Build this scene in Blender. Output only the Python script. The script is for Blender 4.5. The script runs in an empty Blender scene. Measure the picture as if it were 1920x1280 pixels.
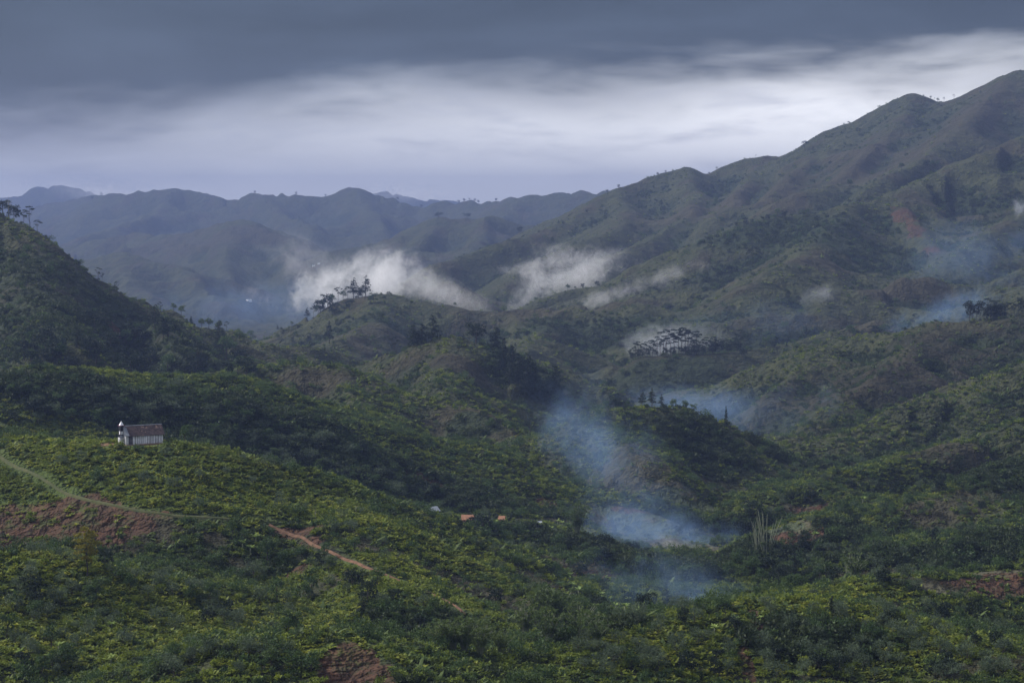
import bpy, math, random
import numpy as np
from mathutils import Vector, Matrix, Euler

R = math.radians
rng = np.random.default_rng(7)
random.seed(7)
S = bpy.context.scene
COL = S.collection

# ------------------------------------------------------------------ camera
F = 3580.0                      # focal length in pixels of a 1920 px wide frame
CZ = 300.0
PITCH = math.atan(240 / F)
cam_d = bpy.data.cameras.new('camera')
cam = bpy.data.objects.new('camera', cam_d)
COL.objects.link(cam)
cam.location = (0, 0, CZ)
cam.rotation_euler = (R(90) - PITCH, 0, 0)
cam_d.sensor_width = 36
cam_d.lens = 36 * F / 1920
cam_d.clip_start = 0.5
cam_d.clip_end = 60000
S.camera = cam

EXPO = 2.28
S.view_settings.view_transform = 'Standard'
S.view_settings.look = 'None'
S.view_settings.gamma = 1
S.view_settings.use_curve_mapping = False
S.view_settings.exposure = EXPO
cy = S.cycles
cy.max_bounces = 5
cy.diffuse_bounces = 2
cy.glossy_bounces = 1
cy.transmission_bounces = 1
cy.volume_bounces = 1
cy.transparent_max_bounces = 8
cy.volume_max_steps = 256
cy.use_denoising = True

# ------------------------------------------------------------------ node helpers
class NT:
    def __init__(s, tree):
        s.t = tree
    def new(s, ty, **kw):
        n = s.t.nodes.new(ty)
        for k, v in kw.items():
            setattr(n, k, v)
        return n
    def put(s, sock, v):
        if isinstance(v, bpy.types.NodeSocket):
            s.t.links.new(v, sock)
        elif v is not None:
            sock.default_value = v
    def m(s, op, a, b=None, c=None, clamp=False):
        n = s.new('ShaderNodeMath', operation=op, use_clamp=clamp)
        for i, v in enumerate((a, b, c)):
            if v is not None:
                s.put(n.inputs[i], v)
        return n.outputs[0]
    def vm(s, op, a, b=None):
        n = s.new('ShaderNodeVectorMath', operation=op)
        s.put(n.inputs[0], a)
        if b is not None:
            s.put(n.inputs[3] if op == 'SCALE' else n.inputs[1], b)
        return n.outputs['Value'] if op in ('LENGTH', 'DOT_PRODUCT') else n.outputs[0]
    def noise(s, vec, scale, detail=3, rough=0.5, dist=0.0):
        n = s.new('ShaderNodeTexNoise')
        s.put(n.inputs['Vector'], vec)
        n.inputs['Scale'].default_value = scale
        n.inputs['Detail'].default_value = detail
        n.inputs['Roughness'].default_value = rough
        n.inputs['Distortion'].default_value = dist
        return n.outputs[0]
    def mapr(s, v, a, b, c=0.0, d=1.0, smooth=True):
        n = s.new('ShaderNodeMapRange', interpolation_type='SMOOTHSTEP' if smooth else 'LINEAR')
        for i, x in enumerate((v, a, b, c, d)):
            s.put(n.inputs[i], x)
        return n.outputs[0]
    def mix(s, f, a, b):
        n = s.new('ShaderNodeMix', data_type='RGBA')
        n.clamp_factor = True
        s.put(n.inputs[0], f)
        s.put(n.inputs[6], a if isinstance(a, bpy.types.NodeSocket) else (*a, 1))
        s.put(n.inputs[7], b if isinstance(b, bpy.types.NodeSocket) else (*b, 1))
        return n.outputs[2]
    def ramp(s, f, pts):
        n = s.new('ShaderNodeValToRGB')
        s.put(n.inputs[0], f)
        e = n.color_ramp.elements
        while len(e) < len(pts):
            e.new(0.5)
        for i, (p, c) in enumerate(pts):
            e[i].position = p
            e[i].color = (*c, 1)
        n.color_ramp.interpolation = 'EASE'
        return n.outputs[0]

def srgb(r, g, b):
    f = lambda c: (c / 255) / 12.92 if c <= 10 else (((c / 255) + 0.055) / 1.055) ** 2.4
    return (f(r), f(g), f(b))

# ------------------------------------------------------------------ sky (cloud deck over a daylight sky)
SUN_AZ, SUN_EL = -75, 40        # degrees clockwise from the view direction, elevation
W = bpy.data.worlds.new('World')
S.world = W
W.use_nodes = True
W.node_tree.nodes.clear()
n = NT(W.node_tree)
sky = n.new('ShaderNodeTexSky', sky_type='NISHITA')
sky.sun_disc = False
sky.sun_elevation = R(SUN_EL)
sky.sun_rotation = R(SUN_AZ)
STR = 0.1
tc = n.new('ShaderNodeTexCoord')
dirv = tc.outputs['Generated']
sp = n.new('ShaderNodeSeparateXYZ')
n.put(sp.inputs[0], dirv)
X_, Y_, Z_ = sp.outputs
hor = n.m('SQRT', n.m('ADD', n.m('MULTIPLY', X_, X_), n.m('MULTIPLY', Y_, Y_)))
el = n.m('MULTIPLY', n.m('ARCTAN2', Z_, hor), 57.2958)                 # elevation in degrees
sa = n.m('DIVIDE', X_, n.m('MAXIMUM', hor, 0.001))                     # sine of the azimuth
side = n.mapr(sa, -0.27, 0.27, -1.0, 1.0, smooth=False)
cv = n.new('ShaderNodeCombineXYZ')                                     # stretched cloud coordinates
n.put(cv.inputs[0], n.m('MULTIPLY', sa, 9.0))
n.put(cv.inputs[1], n.m('MULTIPLY', Y_, 3.0))
n.put(cv.inputs[2], n.m('MULTIPLY', Z_, 38.0))
cw = cv.outputs[0]
n1 = n.m('SUBTRACT', n.noise(cw, 0.55, 4, 0.5, 0.4), 0.5)
n2 = n.m('SUBTRACT', n.noise(cw, 2.0, 5, 0.55, 0.3), 0.5)
edge = n.m('ADD', 3.2, n.m('MULTIPLY', side, 1.25))                   # height of the dark cloud's lower edge
edge = n.m('ADD', edge, n.m('MULTIPLY', n1, 4.2))
edge = n.m('ADD', edge, n.m('MULTIPLY', n2, 2.2))
half = n.m('SUBTRACT', 1.65, n.m('MULTIPLY', side, 0.35))
dark = n.mapr(n.m('DIVIDE', n.m('SUBTRACT', el, edge), half), -1.0, 1.0)
E = 2 ** EXPO
k = lambda c: tuple(v / E for v in c)
lightc = n.mix(n.mapr(side, -1.0, 0.9), k(srgb(214, 217, 226)), k((1.38, 1.38, 1.40)))
lightc = n.mix(n.mapr(n2, -0.1, 0.25, 0, 0.5), lightc, k(srgb(158, 163, 182)))
low = n.mapr(el, 2.6, 0.3)
lightc = n.mix(low, lightc, k((1.04, 1.04, 1.06)))
darkc = n.mix(n.mapr(n1, -0.2, 0.25), k(srgb(18, 25, 38)), k(srgb(66, 77, 96)))
over = n.mix(n.mapr(n1, -0.25, 0.25), k((.54, .59, .68)), k((.70, .74, .82)))
darkc = n.mix(n.mapr(el, 8.5, 30.0), darkc, over)
cl = n.mix(dark, lightc, darkc)
cls = n.vm('SCALE', cl, 1.0 / STR)
final = n.mix(0.97, sky.outputs[0], cls)
bg = n.new('ShaderNodeBackground')
n.put(bg.inputs[0], final)
bg.inputs[1].default_value = STR
wo = n.new('ShaderNodeOutputWorld')
n.t.links.new(bg.outputs[0], wo.inputs[0])

sd = bpy.data.lights.new('sun', 'SUN')
sd.energy = 1.5
sd.angle = R(20)
sd.color = (1.0, 0.95, 0.88)
sun = bpy.data.objects.new('sun', sd)
COL.objects.link(sun)
sv = Vector((math.sin(R(SUN_AZ)) * math.cos(R(SUN_EL)), math.cos(R(SUN_AZ)) * math.cos(R(SUN_EL)), math.sin(R(SUN_EL))))
sun.rotation_euler = sv.to_track_quat('Z', 'Y').to_euler()
sun.location = (0, 0, 900)

# ------------------------------------------------------------------ geometry of sight lines
ct, st = math.cos(PITCH), math.sin(PITCH)
def ray(px, py):
    u = (px - 960) / F
    v = (640 - py) / F
    dy = ct + v * st
    return u / dy, (-st + v * ct) / dy
def at(px, py, D):
    tx, tz = ray(px, py)
    return (tx * D, D, CZ + tz * D)

# ------------------------------------------------------------------ numpy noise
PERM = rng.permutation(4096).astype(np.int32)
GA = rng.uniform(0, 2 * np.pi, 4096).astype(np.float32)
GX, GY = np.cos(GA), np.sin(GA)
def gnoise(x, y):
    xi = np.floor(x).astype(np.int32); yi = np.floor(y).astype(np.int32)
    fx = (x - xi).astype(np.float32); fy = (y - yi).astype(np.float32)
    def g(a, b, dx, dy):
        h = PERM[(PERM[a & 4095] + b) & 4095]
        return GX[h] * dx + GY[h] * dy
    u = fx * fx * fx * (fx * (fx * 6 - 15) + 10)
    v = fy * fy * fy * (fy * (fy * 6 - 15) + 10)
    a = g(xi, yi, fx, fy); b = g(xi + 1, yi, fx - 1, fy)
    c = g(xi, yi + 1, fx, fy - 1); d = g(xi + 1, yi + 1, fx - 1, fy - 1)
    return ((a + (b - a) * u) * (1 - v) + (c + (d - c) * u) * v) * 1.5
def fbm(x, y, lam, octs=4, gain=0.5, off=0.0):
    s = 0; a = 1.0
    for o in range(octs):
        s = s + a * gnoise(x / lam + off + 17.3 * o, y / lam - off + 9.1 * o)
        lam /= 2.03; a *= gain
    return s
def sstep(v, a, b):
    t = np.clip((v - a) / (b - a), 0, 1)
    return t * t * (3 - 2 * t)

# ------------------------------------------------------------------ terrain
Ys = np.concatenate([np.linspace(-60, 250, 30)[:-1],
                     250 * (1200 / 250) ** np.linspace(0, 1, 541)[:-1],
                     1200 * (4500 / 1200) ** np.linspace(0, 1, 461)[:-1],
                     4500 * (16000 / 4500) ** np.linspace(0, 1, 190)]).astype(np.float64)
tin = np.linspace(-0.288, 0.288, 741)
tout = 0.288 + 0.34 * np.linspace(0, 1, 36)[1:] ** 1.5
Ts = np.concatenate([-tout[::-1], tin, tout])
NR, NC = len(Ys), len(Ts)
YO = 120.0
GYm = np.repeat(Ys[:, None], NC, 1).astype(np.float32)
GXm = (Ts[None, :] * (Ys[:, None] + YO)).astype(np.float32)

# ridge lines: (slope, crest rounding, gully strength, [(px, py, distance), ...])
RIDGES = [
 # far ranges
 (.30, 60, 0.95, [(-500, 372, 12500), (-200, 380, 12500), (0, 378, 12000), (50, 362, 12000), (105, 341, 12000), (150, 352, 12000), (200, 370, 12000), (330, 378, 12500)]),
 (.30, 60, 0.95, [(520, 385, 13000), (640, 372, 13000), (735, 357, 12500), (790, 372, 12500), (900, 380, 13000)]),
 (.30, 40, 0.95, [(-450, 378, 9500), (-60, 396, 9500), (60, 386, 9400), (150, 371, 9200), (180, 364, 9000)]),
 (.32, 40, 0.95, [(90, 395, 8200), (180, 364, 8200), (250, 357, 8000), (330, 356, 8000), (400, 362, 7900), (432, 373, 7800), (478, 364, 7800), (560, 363, 7700), (600, 360, 7600), (662, 354, 7600), (705, 361, 7600), (740, 372, 7500), (800, 377, 7500), (862, 368, 7400), (930, 377, 7200), (962, 370, 7000), (1005, 372, 6900), (1045, 361, 6700), (1085, 356, 6600), (1160, 357, 6500), (1260, 375, 6500), (1500, 380, 6500)]),
 (.34, 30, 0.95, [(330, 357, 8000), (300, 390, 7400), (230, 420, 6900), (150, 445, 6500)]),
 (.34, 30, 0.95, [(480, 364, 7800), (520, 385, 7200), (560, 410, 6700), (600, 430, 6300)]),
 (.34, 30, 0.95, [(662, 354, 7600), (700, 390, 7000), (720, 420, 6400)]),
 (.34, 30, 0.95, [(1000, 372, 6900), (930, 405, 6200), (860, 430, 5700)]),
 (.33, 25, 0.95, [(100, 470, 6000), (180, 448, 6000), (262, 432, 5900), (300, 440, 5800), (340, 450, 5500), (360, 480, 5100)]),
 (.33, 25, 0.95, [(300, 450, 5700), (380, 428, 5600), (455, 414, 5500), (490, 424, 5400), (540, 445, 5200), (560, 480, 4900), (545, 520, 4600)]),
 (.33, 25, 0.95, [(455, 414, 5500), (430, 450, 5100), (420, 485, 4800), (440, 525, 4500)]),
 (.33, 25, 0.95, [(60, 520, 4900), (140, 488, 4800), (190, 474, 4700), (260, 484, 4600), (340, 500, 4400), (380, 530, 4200), (420, 566, 4000)]),
 (.33, 25, 0.95, [(230, 480, 4650), (240, 520, 4300), (290, 560, 4050)]),
 (.34, 25, 0.95, [(640, 500, 5200), (700, 468, 5100), (760, 440, 5000), (822, 412, 4900), (860, 418, 4900), (905, 411, 4900), (960, 409, 5000), (1040, 420, 5000), (1120, 400, 5000)]),
 (.34, 25, 0.95, [(822, 412, 4900), (790, 450, 4500), (740, 490, 4200)]),
 (.34, 25, 0.95, [(905, 411, 4900), (900, 450, 4500), (860, 490, 4100)]),
 # big mountain on the right
 (.50, 12, 0.42, [(690, 560, 2950), (760, 522, 2950), (822, 491, 2950), (862, 480, 3000), (905, 466, 3050), (955, 448, 3100), (1005, 437, 3150), (1060, 418, 3250), (1100, 398, 3350), (1130, 380, 3430), (1160, 359, 3500), (1195, 341, 3550), (1250, 326, 3600), (1291, 317, 3600), (1328, 330, 3650), (1372, 308, 3650), (1400, 301, 3650), (1440, 302, 3650), (1470, 297, 3650), (1512, 283, 3650), (1548, 261, 3600), (1600, 231, 3600), (1650, 205, 3550), (1702, 183, 3500), (1722, 184, 3500), (1748, 196, 3500), (1790, 186, 3450), (1850, 160, 3400), (1900, 139, 3350), (1960, 130, 3300), (2200, 90, 3200), (2500, 60, 3100)]),
 (.45, 12, 0.45, [(1160, 359, 3500), (1180, 395, 3200), (1150, 430, 2950), (1080, 460, 2800), (1000, 490, 2700)]),
 (.45, 12, 0.45, [(1291, 317, 3600), (1310, 370, 3250), (1290, 415, 2950), (1200, 455, 2750), (1120, 490, 2620)]),
 (.45, 12, 0.45, [(1440, 302, 3650), (1400, 350, 3250), (1380, 390, 2950), (1330, 420, 2800)]),
 (.45, 12, 0.45, [(1548, 261, 3600), (1500, 320, 3200), (1440, 365, 2950)]),
 (.45, 12, 0.45, [(1712, 183, 3500), (1660, 260, 3200), (1580, 330, 2950), (1500, 362, 2800)]),
 (.45, 12, 0.45, [(1900, 139, 3350), (1800, 240, 3000), (1720, 305, 2800), (1620, 350, 2650)]),
 (.42, 14, 0.85, [(2200, 180, 2700), (1920, 256, 2600), (1850, 288, 2550), (1750, 330, 2500), (1680, 366, 2420), (1600, 389, 2350), (1530, 401, 2300), (1450, 404, 2280), (1395, 418, 2250), (1340, 446, 2220), (1280, 490, 2180), (1230, 525, 2150), (1180, 548, 2120)]),
 (.42, 12, 0.7, [(1600, 389, 2350), (1560, 430, 2150), (1500, 480, 2000), (1460, 500, 1920), (1400, 540, 1850)]),
 (.42, 12, 0.7, [(1680, 366, 2420), (1720, 420, 2250), (1760, 470, 2120), (1780, 500, 2050)]),
 (.42, 12, 0.7, [(2100, 350, 2300), (1920, 398, 2250), (1860, 430, 2180), (1800, 475, 2080), (1760, 505, 2000)]),
 (.40, 14, 1.0, [(1560, 600, 1850), (1600, 570, 1880), (1640, 535, 1900), (1690, 517, 1920), (1740, 518, 1930), (1800, 533, 1930), (1860, 520, 1930), (1920, 500, 1930), (2100, 470, 1950)]),
 (.40, 14, 1.0, [(1750, 600, 1700), (1830, 570, 1720), (1920, 535, 1750), (2100, 500, 1760)]),
 (.45, 8, 0.8, [(780, 520, 2560), (805, 515, 2560), (840, 528, 2520), (880, 548, 2440), (905, 572, 2380)]),
 (.40, 10, 1.0, [(960, 585, 2250), (1000, 562, 2270), (1050, 546, 2300), (1100, 543, 2300), (1150, 548, 2280), (1210, 545, 2250)]),
 (.33, 20, 1.0, [(440, 640, 2050), (500, 622, 2050), (545, 602, 2040), (590, 578, 2030), (650, 562, 2020), (720, 560, 2000), (800, 567, 1980), (870, 575, 1960), (950, 580, 1950), (1040, 583, 1940), (1090, 573, 1930), (1150, 563, 1920), (1200, 566, 1900), (1260, 588, 1860), (1310, 610, 1800), (1350, 630, 1760)]),
 (.33, 14, 1.0, [(720, 560, 2000), (700, 600, 1850), (640, 640, 1700)]),
 (.33, 14, 1.0, [(1040, 583, 1940), (1010, 620, 1780), (980, 650, 1650)]),
 (.42, 12, 0.15, [(1100, 700, 1650), (1150, 680, 1650), (1210, 664, 1650), (1280, 660, 1650), (1350, 662, 1650), (1420, 655, 1660), (1500, 640, 1680), (1560, 620, 1700), (1640, 600, 1720)]),
 # left hill
 (.68, 14, 1.0, [(-500, 240, 1350), (-200, 322, 1330), (-60, 376, 1310), (0, 412, 1300), (58, 456, 1300), (100, 482, 1300), (150, 514, 1310), (200, 538, 1320), (262, 556, 1340), (330, 572, 1360), (400, 602, 1390), (440, 628, 1410), (500, 640, 1430), (600, 655, 1450), (680, 668, 1470), (760, 700, 1480)]),
 (.55, 12, 1.0, [(58, 442, 1300), (60, 520, 1180), (100, 590, 1090), (130, 640, 1030)]),
 (.40, 12, 1.0, [(262, 556, 1340), (290, 600, 1230), (340, 650, 1140)]),
 (.40, 12, 1.0, [(440, 628, 1410), (450, 660, 1300), (500, 690, 1200)]),
 # central hill with the dark conifers
 (.52, 12, 1.0, [(620, 710, 1260), (680, 688, 1260), (740, 662, 1260), (790, 645, 1250), (850, 640, 1250), (905, 655, 1240), (960, 692, 1220), (1010, 728, 1200), (1060, 765, 1180), (1100, 800, 1150)]),
 (.5, 10, 1.0, [(905, 655, 1300), (980, 668, 1330), (1050, 690, 1340), (1110, 715, 1330), (1160, 760, 1310)]),
 (.42, 8, 0.8, [(850, 640, 1250), (830, 690, 1160), (850, 730, 1100)]),
 # dark ridge on the right
 (.42, 12, 1.0, [(1230, 790, 1450), (1290, 745, 1440), (1380, 700, 1430), (1450, 672, 1420), (1500, 655, 1420), (1560, 645, 1410), (1640, 628, 1400), (1700, 633, 1390), (1760, 612, 1380), (1850, 602, 1370), (1920, 592, 1360), (2200, 560, 1340)]),
 (.34, 10, 1.0, [(1560, 645, 1410), (1500, 690, 1330), (1430, 740, 1270), (1390, 780, 1240)]),
 (.34, 10, 1.0, [(1760, 612, 1380), (1700, 670, 1280), (1620, 720, 1210), (1540, 770, 1160), (1480, 810, 1130)]),
 # left middle ridges
 (.34, 10, 0.8, [(-300, 700, 800), (-80, 712, 800), (20, 703, 800), (62, 692, 800), (150, 690, 805), (230, 695, 815), (300, 700, 825), (370, 704, 840), (440, 708, 860), (520, 728, 880), (600, 765, 880), (680, 810, 870), (760, 850, 850), (830, 880, 830)]),
 (.46, 12, 1.0, [(400, 700, 1050), (480, 690, 1050), (560, 684, 1050), (630, 696, 1050), (700, 722, 1040), (760, 740, 1030), (830, 748, 1020), (890, 758, 1010), (940, 795, 990), (990, 835, 970)]),
 (.45, 8, 0.9, [(630, 700, 1050), (700, 765, 950), (790, 810, 900), (870, 850, 860), (930, 890, 840), (990, 935, 820)]),
 # middle knoll
 (.60, 9, 0.7, [(1010, 850, 960), (1050, 815, 960), (1100, 783, 960), (1150, 768, 965), (1210, 764, 970), (1270, 764, 980), (1330, 784, 990), (1390, 815, 1000), (1450, 846, 1010)]),
 (.5, 8, 0.8, [(1110, 780, 960), (1160, 820, 900), (1205, 850, 870)]),
 # slopes on the right
 (.38, 12, 1.0, [(2200, 600, 1150), (1920, 682, 1100), (1850, 722, 1090), (1780, 738, 1085), (1700, 760, 1080), (1620, 795, 1070), (1500, 832, 1050), (1440, 860, 1030)]),
 (.30, 12, 1.0, [(2200, 740, 950), (1920, 792, 930), (1840, 826, 910), (1700, 850, 890), (1600, 880, 870), (1500, 908, 850), (1400, 925, 835)]),
 (.30, 12, 1.0, [(2200, 820, 810), (1920, 872, 800), (1850, 895, 790), (1750, 932, 770), (1650, 955, 760), (1540, 965, 745), (1480, 985, 735)]),
 (.22, 12, 0.8, [(2200, 960, 660), (1920, 1000, 640), (1800, 1015, 635), (1680, 1035, 630), (1560, 1055, 620)]),
 # church hill
 (.45, 14, 0.6, [(-400, 800, 600), (-80, 812, 585), (60, 822, 575), (160, 832, 565), (235, 838, 560), (310, 834, 560), (380, 846, 562)]),
 (.62, 12, 0.6, [(380, 846, 562), (450, 864, 566), (520, 886, 572), (600, 912, 580), (700, 942, 592), (800, 974, 604), (900, 1008, 616), (1000, 1030, 628), (1100, 1050, 640), (1180, 1074, 650), (1300, 1090, 660)]),
 (.5, 10, 0.5, [(600, 912, 580), (640, 990, 520), (700, 1060, 480), (740, 1110, 450)]),
 (.5, 10, 0.5, [(900, 1020, 616), (920, 1070, 570), (980, 1120, 530), (1020, 1150, 505)]),
 # near hills
 (.30, 9, 0.4, [(-300, 1030, 430), (-50, 1035, 430), (100, 1042, 435), (250, 1072, 440), (400, 1108, 445), (550, 1152, 440), (700, 1200, 430), (800, 1240, 420)]),
 (.32, 5, 0.3, [(380, 1230, 352), (470, 1200, 350), (540, 1188, 350), (610, 1182, 350), (660, 1196, 348), (700, 1225, 342), (750, 1260, 335), (810, 1300, 325)]),
 (.32, 8, 0.4, [(960, 1290, 360), (1060, 1240, 370), (1150, 1195, 385), (1250, 1165, 395), (1350, 1143, 402), (1430, 1130, 408), (1560, 1128, 410), (1640, 1150, 405), (1720, 1180, 400), (1820, 1210, 390), (1920, 1235, 380), (2150, 1250, 375)]),
 (.30, 8, 0.4, [(1380, 1130, 470), (1460, 1112, 480), (1600, 1092, 495), (1750, 1082, 510), (1920, 1068, 520), (2200, 1050, 530)]),
]
FLOOR = [(-100, -12), (0, -3.5), (60, -30), (300, -122), (380, -106), (430, -103), (560, -112), (700, -130), (760, -135), (900, -139), (1100, -150), (1400, -160),
         (2000, -190), (2500, -205), (3500, -215), (4500, -235), (7000, -330), (16000, -420)]

def ridge_field(X, Y):
    kk = 0.0035 * Y + 1.2
    wx = 0.006 * Y * gnoise(X / (0.16 * Y.clip(300) + 20), Y / 170.0)
    wy = 0.012 * Y * gnoise(X / 140.0 + 50, Y / 210.0 + 7)
    far = sstep(Y, 700, 1500)
    Xw, Yw = X + wx * 0.5 * far, Y + wy * 0.6
    fl = CZ + np.interp(Y, [a for a, b in FLOOR], [b for a, b in FLOOR]).astype(np.float32)
    fl = fl + (0.004 * Y) * gnoise(X / 120.0, Y / 160.0)
    zs = [fl]; best = fl.copy(); ds = [np.full_like(fl, 60)]; gs = [0.3]
    for slope, rnd, gul, pts in RIDGES:
        P = np.array([at(*p) for p in pts], dtype=np.float32)
        f = np.full_like(fl, -1e5); fd = np.full_like(fl, 1e4)
        for a, b in zip(P[:-1], P[1:]):
            ab = b[:2] - a[:2]
            L2 = float(ab @ ab)
            t = ((Xw - a[0]) * ab[0] + (Yw - a[1]) * ab[1]) / L2
            np.clip(t, 0, 1, out=t)
            d = np.sqrt((Xw - a[0] - t * ab[0]) ** 2 + (Yw - a[1] - t * ab[1]) ** 2)
            z = a[2] + t * (b[2] - a[2]) - slope * (np.sqrt(d * d + rnd * rnd) - rnd)
            m = z > f
            f = np.where(m, z, f); fd = np.where(m, d, fd)
        best = np.maximum(best, f)
        zs.append(f); ds.append(fd); gs.append(gul)
    acc = np.zeros_like(fl); bd = np.zeros_like(fl); bs = np.zeros_like(fl); ws = np.zeros_like(fl)
    for z, d_, g_ in zip(zs, ds, gs):
        acc += np.exp(np.maximum((z - best) / kk, -30))
        w = np.exp(np.maximum((z - best) / (1.6 * kk), -30))
        ws += w; bd += w * np.minimum(d_, 600); bs += w * g_
    hard = np.full_like(fl, 300)
    for z, d_ in zip(zs, ds):
        hard = np.where(z >= best, np.minimum(d_, 300), hard)
    return best + kk * np.log(acc) * 0.8, bd / ws, bs / ws, hard

# the smooth base is evaluated on every other grid line, then filled in
ri = np.unique(np.concatenate([np.arange(0, NR, 2), [NR - 1]])); ci = np.unique(np.concatenate([np.arange(0, NC, 2), [NC - 1]]))
b0, d0, g0, h0 = ridge_field(GXm[np.ix_(ri, ci)], GYm[np.ix_(ri, ci)])
def upsample(A):
    B = np.empty((len(ri), NC), np.float32)
    for i in range(len(ri)):
        B[i] = np.interp(np.arange(NC), ci, A[i])
    C = np.empty((NR, NC), np.float32)
    C[ri] = B
    miss = np.setdiff1d(np.arange(NR), ri)
    j = np.searchsorted(ri, miss)
    lo, hi = ri[j - 1], ri[j]
    w = ((miss - lo) / (hi - lo))[:, None]
    C[miss] = B[j - 1] * (1 - w) + B[j] * w
    return C
base, dist, gul, hard = upsample(b0), upsample(d0), upsample(g0), upsample(h0)
def boxblur(A, kr, kc):
    P = np.pad(A.astype(np.float64), ((kr, kr + 1), (kc, kc + 1)), mode='edge').cumsum(0).cumsum(1)
    a, b = 2 * kr + 1, 2 * kc + 1
    return ((P[a:, b:] - P[:-a, b:] - P[a:, :-b] + P[:-a, :-b])[:A.shape[0], :A.shape[1]] / (a * b)).astype(np.float32)
# gullies and spurs, growing away from the crests
H = base.copy()
for lam, amp, off in ((620, .115, 0), (290, .14, 3), (140, .14, 7), (66, .11, 11), (30, .07, 19)):
    wxx = GXm + 0.35 * lam * gnoise(GXm / (lam * 1.3) + 31, GYm / (lam * 1.3))
    nn = np.abs(gnoise(wxx / lam + off, GYm / lam - off))
    nn = 1 - np.sqrt(nn * nn + 0.02)                                  # sharp spurs, rounded floors
    minY = lam * 2.2
    g = boxblur(sstep(hard, 0, min(0.16 * lam, 45)), 5, 5) * sstep(dist, 0.04 * lam, 0.55 * lam) * sstep(GYm, minY, minY * 2.6) * gul
    H += (nn - 0.85) * lam * amp * 1.9 * g
for lam, amp in ((60, .02), (24, .03), (9, .035)):
    H += lam * amp * gnoise(GXm / lam + 5, GYm / lam + 2) * sstep(GYm, 200, 350)
H = H.astype(np.float32)

def height(x, y):
    x = np.asarray(x, float); y = np.asarray(y, float)
    t = x / (y + YO)
    r = np.interp(y, Ys, np.arange(NR)); c = np.interp(t, Ts, np.arange(NC))
    r0 = np.clip(r.astype(int), 0, NR - 2); c0 = np.clip(c.astype(int), 0, NC - 2)
    fr, fc = r - r0, c - c0
    return (H[r0, c0] * (1 - fr) * (1 - fc) + H[r0 + 1, c0] * fr * (1 - fc)
            + H[r0, c0 + 1] * (1 - fr) * fc + H[r0 + 1, c0 + 1] * fr * fc)

def hit(px, py, lo=250, hi=14000, first=True):
    """ground point under a sight line, looked for between two distances"""
    tx, tz = ray(px, py)
    ys = np.geomspace(lo, hi, 3000)
    g = height(tx * ys, ys) - (CZ + tz * ys)
    idx = np.nonzero(g > 0)[0]
    if len(idx) and idx[0] > 0:
        i = idx[0]
        a, b = g[i - 1], g[i]
        y = ys[i - 1] + (ys[i] - ys[i - 1]) * (-a) / (b - a)
    elif len(idx):
        y = ys[0]
    else:
        y = ys[np.argmax(g / ys)]
    return (tx * y, y, float(height(tx * y, y)))

# visibility of grid points from the viewpoint (used only to decide how far planting goes on)
ang = (H - CZ) / np.maximum(GYm, 30)
ang[:40][GYm[:40] < 250] = -1
runmax = np.maximum.accumulate(ang, axis=0)
hidden = (runmax - ang) * GYm                                           # metres below the sight line
def lookup(A, x, y):
    t = x / (y + YO)
    r = np.interp(y, Ys, np.arange(NR)).round().astype(int); c = np.interp(t, Ts, np.arange(NC)).round().astype(int)
    return A[r, c]

# ------------------------------------------------------------------ ground cover zones (soil, dry grass, woods, lush)
def world_blob(px, py, rx, ry, lo=250, hi=14000, rot=0.0, depth=None):
    x, y, z = hit(px, py, lo, hi)
    sx = rx / F * y
    sy = depth if depth else ry / F * y * 2.6
    return x, y, sx, sy, rot
def blob_mask(X, Y, b, soft=0.35, nz=None):
    x, y, sx, sy, rot = b
    dx, dy = X - x, Y - y
    c, s_ = math.cos(rot), math.sin(rot)
    u, v = (dx * c + dy * s_) / sx, (-dx * s_ + dy * c) / sy
    r = np.sqrt(u * u + v * v)
    if nz is not None:
        r = r + nz
    return 1 - sstep(r, 1 - soft, 1 + soft)
nz_s = (0.8 * fbm(GXm, GYm, 22, 4, 0.6)).astype(np.float32)
nz_l = (0.8 * fbm(GXm, GYm, 90, 4, 0.55)).astype(np.float32)

SOIL = [(60, 985, 120, 30), (150, 960, 70, 22), (230, 985, 60, 20), (20, 1000, 60, 30), (545, 1000, 34, 9), (590, 1015, 22, 6), (565, 1068, 26, 8), (585, 1045, 14, 10),
        (690, 1140, 14, 6), (655, 1262, 46, 42), (690, 1290, 50, 40), (1090, 1070, 60, 12), (1700, 405, 22, 22), (1722, 432, 16, 18), (1745, 470, 12, 12),
        (1500, 958, 34, 6), (1860, 1100, 110, 14), (1420, 1180, 16, 22), (1400, 1240, 14, 30),
        (130, 940, 14, 8), (310, 968, 16, 5), (820, 905, 26, 8), (780, 890, 22, 8), (1490, 1005, 70, 14), (210, 615, 22, 8), (1020, 940, 30, 5), (1180, 955, 30, 5), (1460, 1290, 30, 10)]
DRY = [(560, 722, 120, 26), (860, 790, 80, 26), (1190, 860, 70, 40), (600, 1100, 60, 14), (1720, 1150, 120, 14), (300, 1000, 90, 26), (260, 1020, 80, 20), (400, 1010, 50, 14), (450, 1060, 40, 14), (820, 1080, 160, 28), (1000, 1085, 90, 20), (700, 1030, 60, 16), (1100, 1065, 100, 16),
       (1780, 950, 90, 22), (1850, 930, 80, 20), (1700, 1085, 160, 10), (1600, 1080, 140, 8), (1800, 850, 130, 14),
       (60, 700, 50, 6), (860, 680, 80, 30), (760, 690, 70, 20), (1900, 1240, 160, 12), (1600, 300, 300, 80), (1400, 380, 200, 50),
       (1850, 200, 160, 70), (1690, 540, 90, 25), (1180, 970, 90, 12), (1240, 1010, 70, 14), (1500, 1270, 260, 5), (1210, 850, 60, 40), (1350, 920, 90, 14), (940, 820, 40, 16), (250, 470, 160, 30), (430, 440, 130, 30)]
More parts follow.
